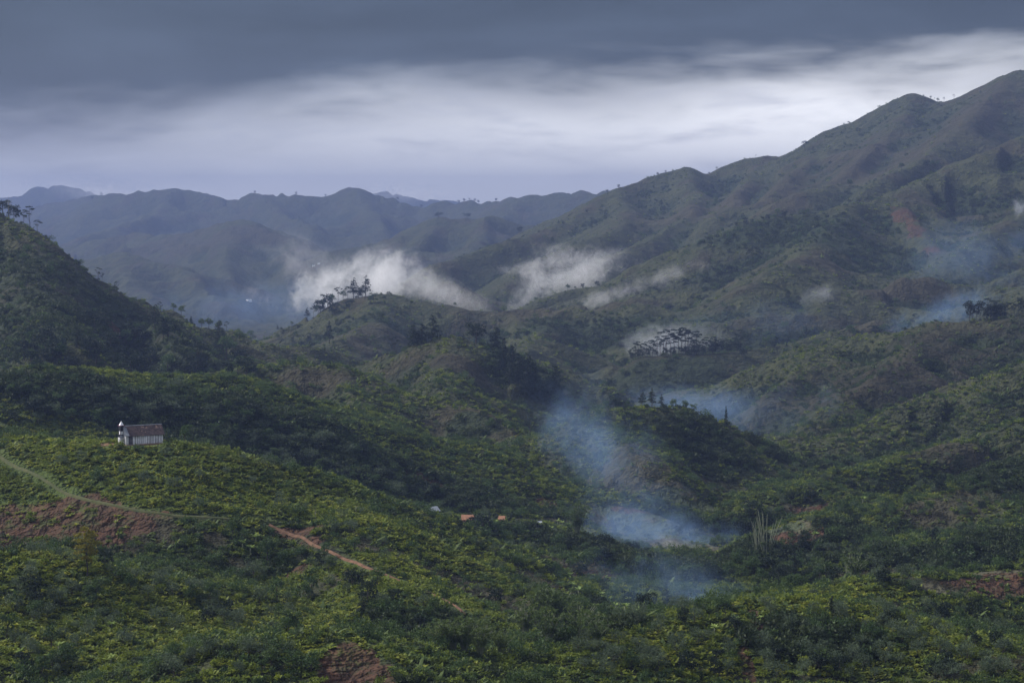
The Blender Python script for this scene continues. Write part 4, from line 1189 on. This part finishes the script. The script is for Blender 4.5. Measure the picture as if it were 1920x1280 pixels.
# valley
T(905, 1005, 52, 'dense', 'big round dark tree between the orange roofs', 640, 950, wide=1.25)
T(935, 1012, 40, 'round', 'mid green tree right of the big round valley tree', 640, 950, wide=1.2)
T(828, 982, 26, 'dense', 'dark bushy tree right of the pale tin roof hut', 620, 950, wide=1.3)
T(1135, 1028, 36, 'dense', 'dark round tree standing inside the bright valley smoke', 640, 950, wide=1.1)
T(1188, 1032, 22, 'dense', 'low wide dark tree in the smoke, right of the round one', 640, 950, wide=1.6)
T(1045, 1028, 34, 'round', 'spreading tree on the crest left of the valley smoke', 600, 900, wide=1.3)
T(1097, 1035, 24, 'round', 'small tree between the spreading tree and the round smoky tree', 600, 900)
T(1082, 1010, 72, 'bamboo', 'tall feathery bamboo clump left of the valley fields', 660, 950, wide=.9)
T(1437, 1045, 92, 'canes', 'tall fan of bare pale bamboo canes right of the smoke', 600, 850, wide=1.0)
T(1420, 1040, 66, 'canes', 'shorter leaning pale canes on the left of the tall fan', 600, 850, wide=.8)
T(1412, 970, 32, 'dense', 'dark round tree behind the fan of pale canes', 700, 950, wide=1.2)
g = 'dark trees of the valley hedge'
for i in range(16):
    T(1275 + i * 8.5 + random.uniform(-3, 3), 996 + random.uniform(-4, 10), random.uniform(20, 32), random.choice(['dense', 'round']), 'dark tree in the valley hedge', 680, 900, g)
g = 'trees along the lower valley crest'
for i in range(44):
    px = 1020 + i * 12 + random.uniform(-5, 5)
    T(px, 1062 + (px - 1020) * .05 + random.uniform(-12, 22), random.uniform(24, 42), random.choice(['dense', 'round', 'round', 'dense']), 'dark green tree on the low crest', 540, 760, g, wide=1.1)
T(1490, 1085, 50, 'cone', 'dark upright tree right of the tall pale cane fan', 560, 800, wide=1.1)
T(1565, 1100, 44, 'dense', 'dark tree right of the dark upright tree', 520, 760)
T(1600, 1105, 60, 'bamboo', 'bamboo clump with pale stems among trees on the lower right', 520, 760, wide=1.2)
T(1590, 1090, 56, 'canes', 'bare slanting canes rising from the lower right bamboo', 520, 760, wide=.9)
T(1480, 1120, 48, 'round', 'yellow-green bushy tree in front of the lower right grove', 500, 700)
T(1505, 1118, 40, 'round', 'feathery pale green tree beside the yellow-green bushy tree', 500, 700)
T(1360, 1165, 36, 'umbrella', 'thin-stemmed tree on the near ridge with smoke behind', 380, 470)
T(1560, 1150, 36, 'cone', 'dark pointed shrub on the near right ridge', 380, 470, wide=1.3)
# foreground: bamboo ravine
g = 'bamboo clumps in the near ravine'
for px, py, h_ in [(1010, 1185, 66), (1050, 1180, 70), (1090, 1200, 58), (985, 1200, 56), (1030, 1215, 60), (900, 1235, 60), (850, 1240, 56), (940, 1235, 50), (820, 1250, 50), (870, 1260, 60), (1120, 1215, 50)]:
    T(px, py, h_ * 1.35, 'bamboo', 'drooping bamboo clump', 360, 620, g, wide=1.1)
T(1012, 1140, 56, 'canes', 'pair of bare tan poles above the near bamboo', 400, 640, wide=.3)
T(1270, 1100, 44, 'canes', 'bare tan canes at the left end of the low crest trees', 500, 720, wide=.6)
g = 'dark trees in the near ravine'
for px, py, h_ in [(795, 1220, 48), (760, 1200, 40), (1120, 1150, 44), (1130, 1165, 40), (690, 1130, 52), (680, 1150, 44), (740, 1130, 34), (1150, 1130, 38), (1180, 1140, 40), (1210, 1150, 44), (1000, 1160, 40), (1250, 1140, 44), (1290, 1130, 40)]:
    T(px, py, h_, random.choice(['dense', 'cone', 'round']), 'dark tree in the near ravine', 380, 660, g)
# foreground left
T(163, 1080, 96, 'gold', 'golden yellow-leaved tree in the left foreground', 380, 520, wide=.95)
T(197, 1064, 42, 'dense', 'dark purple-grey bush right of the golden tree', 380, 560)
T(140, 1058, 34, 'bush', 'grey-green bush touching the left side of the golden tree', 380, 560)
T(118, 1050, 30, 'bush', 'pale grey-green bush second to the left of the golden tree', 380, 560)
T(75, 1040, 34, 'bush', 'large grey-green bush on the red soil near the left edge', 400, 600)
T(58, 1040, 26, 'bush', 'smaller grey-green bush left of the large one on red soil', 400, 600)
T(500, 1060, 66, 'round', 'tall leafy tree left of the upper red scar', 400, 560, wide=.8)
T(476, 1085, 46, 'bush', 'grey rounded tree on thin stem below the red scar', 380, 560)
T(436, 1010, 48, 'round', 'thin dark tree beside the end of the grassy path', 420, 600, wide=.7)
T(347, 826, 40, 'round', 'yellow-green tree just right of the church', 560, 720, wide=.9)
T(1085, 1120, 30, 'banana', 'banana plant with pale leaves on the slope edge by the ravine', 480, 700)
g = 'banana plants by the blue smoke'
for px, py, h_ in [(1068, 1090, 26), (1073, 1105, 22), (1128, 1125, 24), (1110, 1140, 20), (1172, 1150, 32), (1180, 1135, 26), (1165, 1160, 24), (1195, 1160, 34), (1205, 1145, 28), (1155, 1145, 24), (1188, 1125, 26)]:
    T(px, py, h_, 'banana', 'pale banana plant', 440, 660, g)
g = 'banana plants in the foreground'
for px, py, h_ in [(110, 1225, 34), (95, 1245, 34), (122, 1250, 30), (40, 1230, 26), (210, 1180, 26), (300, 1175, 26), (210, 1245, 34), (480, 1020, 30), (470, 1040, 30), (455, 1030, 28), (860, 1175, 24), (930, 1240, 30), (1340, 1190, 30), (1380, 1170, 26), (1425, 1170, 26)]:
    T(px, py, h_, 'banana', 'broad-leaved banana plant', 340, 560, g)
g = 'banana plants around the valley huts'
for i in range(14):
    T(random.uniform(930, 1080), random.uniform(975, 1012), random.uniform(12, 20), 'banana', 'small valley banana plant', 640, 950, g)
T(1530, 1010, 22, 'banana', 'pale starry banana plant alone on the dark right slope', 620, 950)
T(1618, 945, 20, 'banana', 'bright starry plant on the right hillside', 700, 1000)
T(430, 1000, 18, 'palm', 'small palm beside the grassy path end', 420, 600)
T(1052, 1120, 44, 'palm', 'dark slim palm left of the pale banana plants', 480, 680)
for px, py, h_, lb in [(592, 975, 26, 'pale leaning dead trunk on the church hill crest'), (668, 965, 20, 'short dead snag near the church hill crest')]:
    T(px, py, h_, 'snag', lb, 480, 640)
for g, lb, kinds_, cnt, (x0, x1), (y0, y1), (h0, h1) in [
        ('small trees on the near left slopes', 'small leafy tree', ['round', 'round', 'dense'], 30, (10, 620), (1110, 1275), (34, 54)),
        ('small trees on the central near slope', 'leafy tree on the slope', ['round', 'dense', 'round'], 22, (560, 1000), (1030, 1200), (30, 48)),
        ('small trees on the near right ridge', 'leafy tree on the near ridge', ['round', 'dense', 'bush'], 36, (1080, 1900), (1150, 1270), (32, 50)),
        ('small trees on the right terraces', 'dark leafy tree on the terraces', ['round', 'dense', 'dense'], 44, (1440, 1915), (880, 1100), (22, 38))]:
    for i in range(cnt):
        px, py = random.uniform(x0, x1), random.uniform(y0, y1)
        x, y, z = hit(px, py, 300, 1300)
        if lookup(pathm, np.array([x]), np.array([y]))[0] > .05 or lookup(soil, np.array([x]), np.array([y]))[0] > .4: continue
        add_tree(random.choice(kinds_), (x, y, z - .1), random.uniform(h0, h1) / F * y, lb, g, wide=random.uniform(.75, 1.1))
# wooded ravine behind the church
g = 'grey-green trees behind the church'
for i in range(90):
    px = random.uniform(20, 830); py = 745 + max(0, px - 330) * .36 + random.uniform(-28, 40)
    T(px, py + 10, random.uniform(20, 34), random.choice(['round', 'bush', 'dense', 'bush']), 'grey-green tree in the wooded dip', 600, 1040, g, wide=1.15)
# rounded bushes dotted over the slopes
AREAS = [('bushes on the bottom left slope', 'grey-green round bush', 80, (0, 560), (1070, 1270), 300, 520),
         ('bushes on the near right ridge', 'grey-green bush on the near ridge', 110, (1060, 1900), (1140, 1275), 300, 480),
         ('bushes below the church', 'rounded bush on the leafy slope', 26, (0, 640), (850, 960), 440, 600),
         ('bushes on the central near slope', 'rounded bush on the grassy slope', 36, (560, 1060), (960, 1180), 400, 640),
         ('bushes on the right terraces', 'rounded bush on the right terraces', 60, (1430, 1910), (830, 1110), 460, 1050)]
for g, lb, cnt, (x0, x1), (y0, y1), lo, hi in AREAS:
    for i in range(cnt):
        px, py = random.uniform(x0, x1), random.uniform(y0, y1)
        x, y, z = hit(px, py, 300, 1300)
        if lookup(pathm, np.array([x]), np.array([y]))[0] > .05 or lookup(soil, np.array([x]), np.array([y]))[0] > .5 or abs(x - CHX) < 11 and abs(y - CHY) < 9:
            continue
        add_tree('bush', (x, y, z - .1), random.uniform(2.6, 5.0) * (1.15 if y > 700 else 1), lb, g, wide=random.uniform(.8, 1.15))
# every repeat gets words of its own: the landmark nearest to it, the side it is on, then its order along that side
LANDMARKS = [(263, 822, 'the church'), (163, 1040, 'the golden tree'), (100, 985, 'the red bowl'), (655, 1255, 'the bottom red scar'), (550, 1000, 'the upper red scar'), (800, 1112, 'the orange path'),
             (200, 945, 'the grassy path'), (877, 976, 'the orange roofs'), (1230, 1005, 'the valley smoke'), (1437, 1000, 'the pale canes'), (1020, 1190, 'the near bamboo'), (1860, 1100, 'the brown field'),
             (1820, 800, 'the crop rows'), (1420, 1230, 'the eroded gully'), (1240, 1110, 'the low smoke'), (1361, 795, 'the pencil tree'), (795, 640, 'the three conifers'), (617, 640, 'the lone saddle tree'),
             (690, 530, 'the main mist'), (1075, 515, 'the second mist'), (1260, 640, 'the grove smoke'), (1300, 750, 'the side smoke'), (1700, 410, 'the red landslide'), (1712, 183, 'the rounded summit'),
             (1510, 280, 'the windblown tree'), (56, 440, 'the tall skyline tree'), (60, 695, 'the grassy knob'), (1700, 1180, 'the dark bushes'), (1560, 960, 'the dark mound'), (372, 690, 'the spreading tree'),
             (560, 362, 'the far ridge crest'), (1900, 600, 'the right frame edge'), (640, 1040, 'the path head'), (1180, 1240, 'the bottom centre'), (350, 1200, 'the left hollow')]
ORD = ['leftmost', 'second from left', 'third from left', 'fourth from left', 'fifth from left', 'sixth from left', 'seventh from left', 'eighth from left', 'ninth from left', 'tenth from left', 'eleventh from left', 'twelfth from left', 'thirteenth from left', 'fourteenth from left', 'fifteenth from left', 'sixteenth from left', 'seventeenth from left', 'eighteenth from left', 'nineteenth from left', 'twentieth from left']
sets = {}
for e, lb, loc, h_ in GROUPED:
    px, py = project((loc[0], loc[1], loc[2] + h_ / 2))
    L_ = min(LANDMARKS, key=lambda q: (q[0] - px) ** 2 + 2.0 * (q[1] - py) ** 2)
    dx, dy = px - L_[0], py - L_[1]
    side_ = ('right of' if dx > 0 else 'left of') if abs(dx) > abs(dy) else ('below' if dy > 0 else 'above')
    sets.setdefault((lb, side_, L_[2]), []).append((px, e, h_))
for (lb, side_, lm), mem in sets.items():
    mem.sort(key=lambda q: q[0])
    for i, (px, e, h_) in enumerate(mem):
        o_ = '' if len(mem) == 1 else ', ' + (ORD[i] if i < len(mem) - 1 else 'rightmost') if i < 20 or i == len(mem) - 1 else ''
        e['label'] = '%s, %s %s%s' % (lb, side_, lm, o_)
# crop rows on the right
m_crop = leaf_mat('crop_leaf', [(.05, .065, .045), (.07, .09, .06), (.085, .105, .07)])
cp = [cover_leafy(70 + i, 9, .9, .3, m_crop) for i in range(2)]
cx0, cy0, _ = hit(1820, 800, 850, 1100)
PX, PY = [], []
for i in range(18):
    for j in range(34):
        PX.append(cx0 - 26 + j * 1.6 + random.uniform(-.3, .3)); PY.append(cy0 - 20 + i * 2.6 + (j * .25) + random.uniform(-.3, .3))
PX, PY = np.array(PX), np.array(PY)
scatter('crops', 'rows of pale grey-green cassava plants in a plot on the right slope', 'crops', cp, np.column_stack([PX, PY, height(PX, PY)]), rng.uniform(0, 6.28, len(PX)), np.ones((len(PX), 3)) * 1.2, rng.integers(0, 2, len(PX)))

# ------------------------------------------------------------------ haze, mist and smoke
bpy.context.view_layer.update()
hz = MB()
hz.box(-11500, 11500, -400, 16600, ZMIN - 1, ZMAX + 30)
mh = bpy.data.materials.new('haze'); mh.use_nodes = True; mh.node_tree.nodes.clear(); n = NT(mh.node_tree)
pv = n.new('ShaderNodeVolumePrincipled')
pv.inputs['Color'].default_value = (.21, .28, .53, 1)
pv.inputs['Density'].default_value = 9.5e-5
pv.inputs['Anisotropy'].default_value = 0.1
o = n.new('ShaderNodeOutputMaterial'); n.t.links.new(pv.outputs[0], o.inputs['Volume'])
tag(hz.build('haze', mh), 'thin blue-grey haze filling the valleys', kind='stuff')

def vapour(name, label, px, py, D, rx, ry, depth, dens, color, rot=0.0, scale=2.2, thr=0.5, soft=0.25, seed=0.0, dz=0.0, stretch=(1, 1, 1)):
    """a drifting patch of vapour: an ellipsoid of noisy scattering volume"""
    c = at(px, py, D)
    sx, sz = rx / F * D, ry / F * D
    bm_v, bm_f = [], []
    q = MB(); NS, NRg = 16, 8
    for i in range(NRg + 1):
        th = math.pi * i / NRg
        for j in range(NS):
            ph = 2 * math.pi * j / NS
            bm_v.append((math.sin(th) * math.cos(ph), math.sin(th) * math.sin(ph), math.cos(th)))
    for i in range(NRg):
        for j in range(NS):
            bm_f.append((i * NS + j, (i + 1) * NS + j, (i + 1) * NS + (j + 1) % NS, i * NS + (j + 1) % NS))
    me_ = bpy.data.meshes.new(name); me_.from_pydata(bm_v, [], bm_f); me_.validate()
    m = bpy.data.materials.new(name); m.use_nodes = True; m.node_tree.nodes.clear(); n = NT(m.node_tree)
    oc = n.new('ShaderNodeTexCoord').outputs['Object']
    mp = n.new('ShaderNodeMapping'); n.put(mp.inputs['Vector'], oc)
    mp.inputs['Location'].default_value = (seed * 3.1, seed * 1.7, seed)
    mp.inputs['Scale'].default_value = (sx / sz, depth / sz * .6, 1.0)
    r1 = n.vm('LENGTH', oc)
    nz = n.m('ADD', n.m('MULTIPLY', n.noise(mp.outputs[0], scale * .5, 4, 0.6, 0.8), 0.58), n.m('MULTIPLY', n.noise(mp.outputs[0], scale * 2.2, 6, 0.7, 2.0), 0.42))
    fall = n.mapr(r1, 0.98, 0.1)
    # noise eats into the falloff so that the edge is ragged
    d_ = n.m('SUBTRACT', n.m('ADD', n.m('MULTIPLY', fall, 0.9), n.m('MULTIPLY', n.m('SUBTRACT', nz, 0.5), 5.2)), thr)
    d_ = n.m('MULTIPLY', n.mapr(d_, 0.0, soft * 2), n.mapr(r1, 0.98, 0.7))
    d_ = n.m('MULTIPLY', d_, dens)
    pv = n.new('ShaderNodeVolumePrincipled'); pv.inputs['Color'].default_value = (*color, 1)
    n.put(pv.inputs['Density'], d_)
    pv.inputs['Anisotropy'].default_value = 0.2
    o = n.new('ShaderNodeOutputMaterial'); n.t.links.new(pv.outputs[0], o.inputs['Volume'])
    me_.materials.append(m)
    ob = link(name, me_); ob.location = (c[0], c[1], c[2] + dz); ob.scale = (sx, depth, sz); ob.rotation_euler = (0, rot, 0)
    return tag(ob, label, 'smoke' if name == 'smoke' else 'mist', kind='stuff')
MW = (.95, .95, .98); SB = (.36, .58, 1.0); SW = (.85, .90, 1.0)
vapour('mist', 'dense white mist bank lying behind the central hill', 672, 528, 2330, 235, 84, 190, .016, MW, R(-8), 1.8, .32, .5, 1)
vapour('mist', 'mist spilling down to the right off the main bank', 820, 545, 2300, 140, 46, 120, .010, MW, R(22), 1.8, .30, .5, 2)
vapour('mist', 'thin mist wisp trailing up left of the main bank', 575, 490, 2500, 130, 66, 120, .0035, MW, R(25), 2.4, .30, .5, 3)
vapour('mist', 'second white mist bank in front of the mountain foot', 1075, 512, 2420, 190, 84, 140, .014, MW, R(-4), 2.0, .40, .5, 4)
vapour('mist', 'tail of mist slanting down from the second bank', 990, 552, 2380, 70, 34, 60, .010, MW, R(-42), 1.6, .24, .5, 5)
vapour('mist', 'long thin streak of mist along the ridge right of the second bank', 1240, 520, 2040, 160, 30, 60, .007, MW, R(-18), 2.0, .38, .5, 6)
vapour('mist', 'low white mist streak at the foot of the second bank', 1130, 558, 2060, 100, 26, 50, .011, MW, R(-14), 1.8, .28, .5, 7)
vapour('smoke', 'blue smoke rising from the valley fields', 1235, 1002, 775, 250, 70, 34, .024, SB, R(10), 1.6, .06, .9, 8)
vapour('smoke', 'blue smoke drifting up and left before the knoll', 1165, 890, 800, 270, 160, 36, .0135, SB, R(52), 1.5, .06, 1.0, 9)
vapour('smoke', 'faint top of the blue smoke column in the gap', 1075, 815, 830, 190, 90, 36, .012, SB, R(35), 1.5, .08, 1.0, 10)
vapour('smoke', 'low blue smoke lying over the near ravine', 1240, 1105, 545, 280, 100, 26, .015, SB, R(12), 1.7, .10, 1.0, 11)
vapour('smoke', 'blue smoke in the side valley behind the knoll', 1300, 756, 1230, 190, 50, 70, .0095, SB, R(4), 1.3, .06, .9, 12)
vapour('smoke', 'white smoke behind the flat-topped grove', 1268, 646, 1760, 125, 50, 40, .018, SW, 0.0, 2.2, -.15, .7, 13)
vapour('smoke', 'blue haze of smoke drifting right of the grove', 1400, 620, 1800, 280, 75, 90, .0035, SB, R(-6), 1.4, .05, .9, 14)
vapour('smoke', 'small pale smoke puff on the right middle slope', 1530, 560, 1860, 75, 38, 40, .012, SW, R(-20), 1.8, .22, .6, 15)
vapour('smoke', 'blue smoke filling the gully on the right mountain slope', 1810, 480, 1960, 200, 120, 80, .0040, SB, R(-20), 1.3, .06, .9, 16)
vapour('smoke', 'diagonal blue smoke plume above the right ridge', 1780, 580, 1620, 230, 44, 50, .009, SB, R(-22), 1.5, .10, .8, 17)
vapour('smoke', 'small white smoke puff at the right frame edge', 1915, 388, 2000, 34, 30, 30, .02, SW, R(20), 1.8, .25, .5, 18)
vapour('mist', 'blue mist pooled in the far valley bottom', 450, 575, 3300, 260, 75, 260, .0015, SB, 0.0, 1.3, .05, .8, 19)
vapour('mist', 'low cloud dragging over the farthest hill on the left', 190, 362, 10500, 150, 34, 500, .0012, MW, R(6), 1.8, .2, .6, 20)
vapour('mist', 'low cloud over the far ridge in the centre', 745, 366, 10500, 110, 24, 500, .0010, MW, 0.0, 1.8, .22, .6, 21)
vapour('mist', 'torn shred of mist lifting off the top of the main bank', 690, 482, 2400, 70, 30, 80, .006, MW, R(-30), 2.0, .34, .5, 22)
vapour('mist', 'torn shred of mist rising from the second bank', 1140, 480, 2420, 60, 26, 80, .005, MW, R(-15), 2.0, .36, .5, 23)
vapour('smoke', 'bright foot of the blue smoke at its source in the field', 1268, 1026, 760, 80, 30, 16, .028, SW, R(18), 1.8, .14, .8, 24)
vapour('smoke', 'thin blue veil of smoke spreading right along the dark valley', 1400, 790, 1120, 240, 80, 60, .0055, SB, R(-14), 1.4, .06, 1.0, 25)
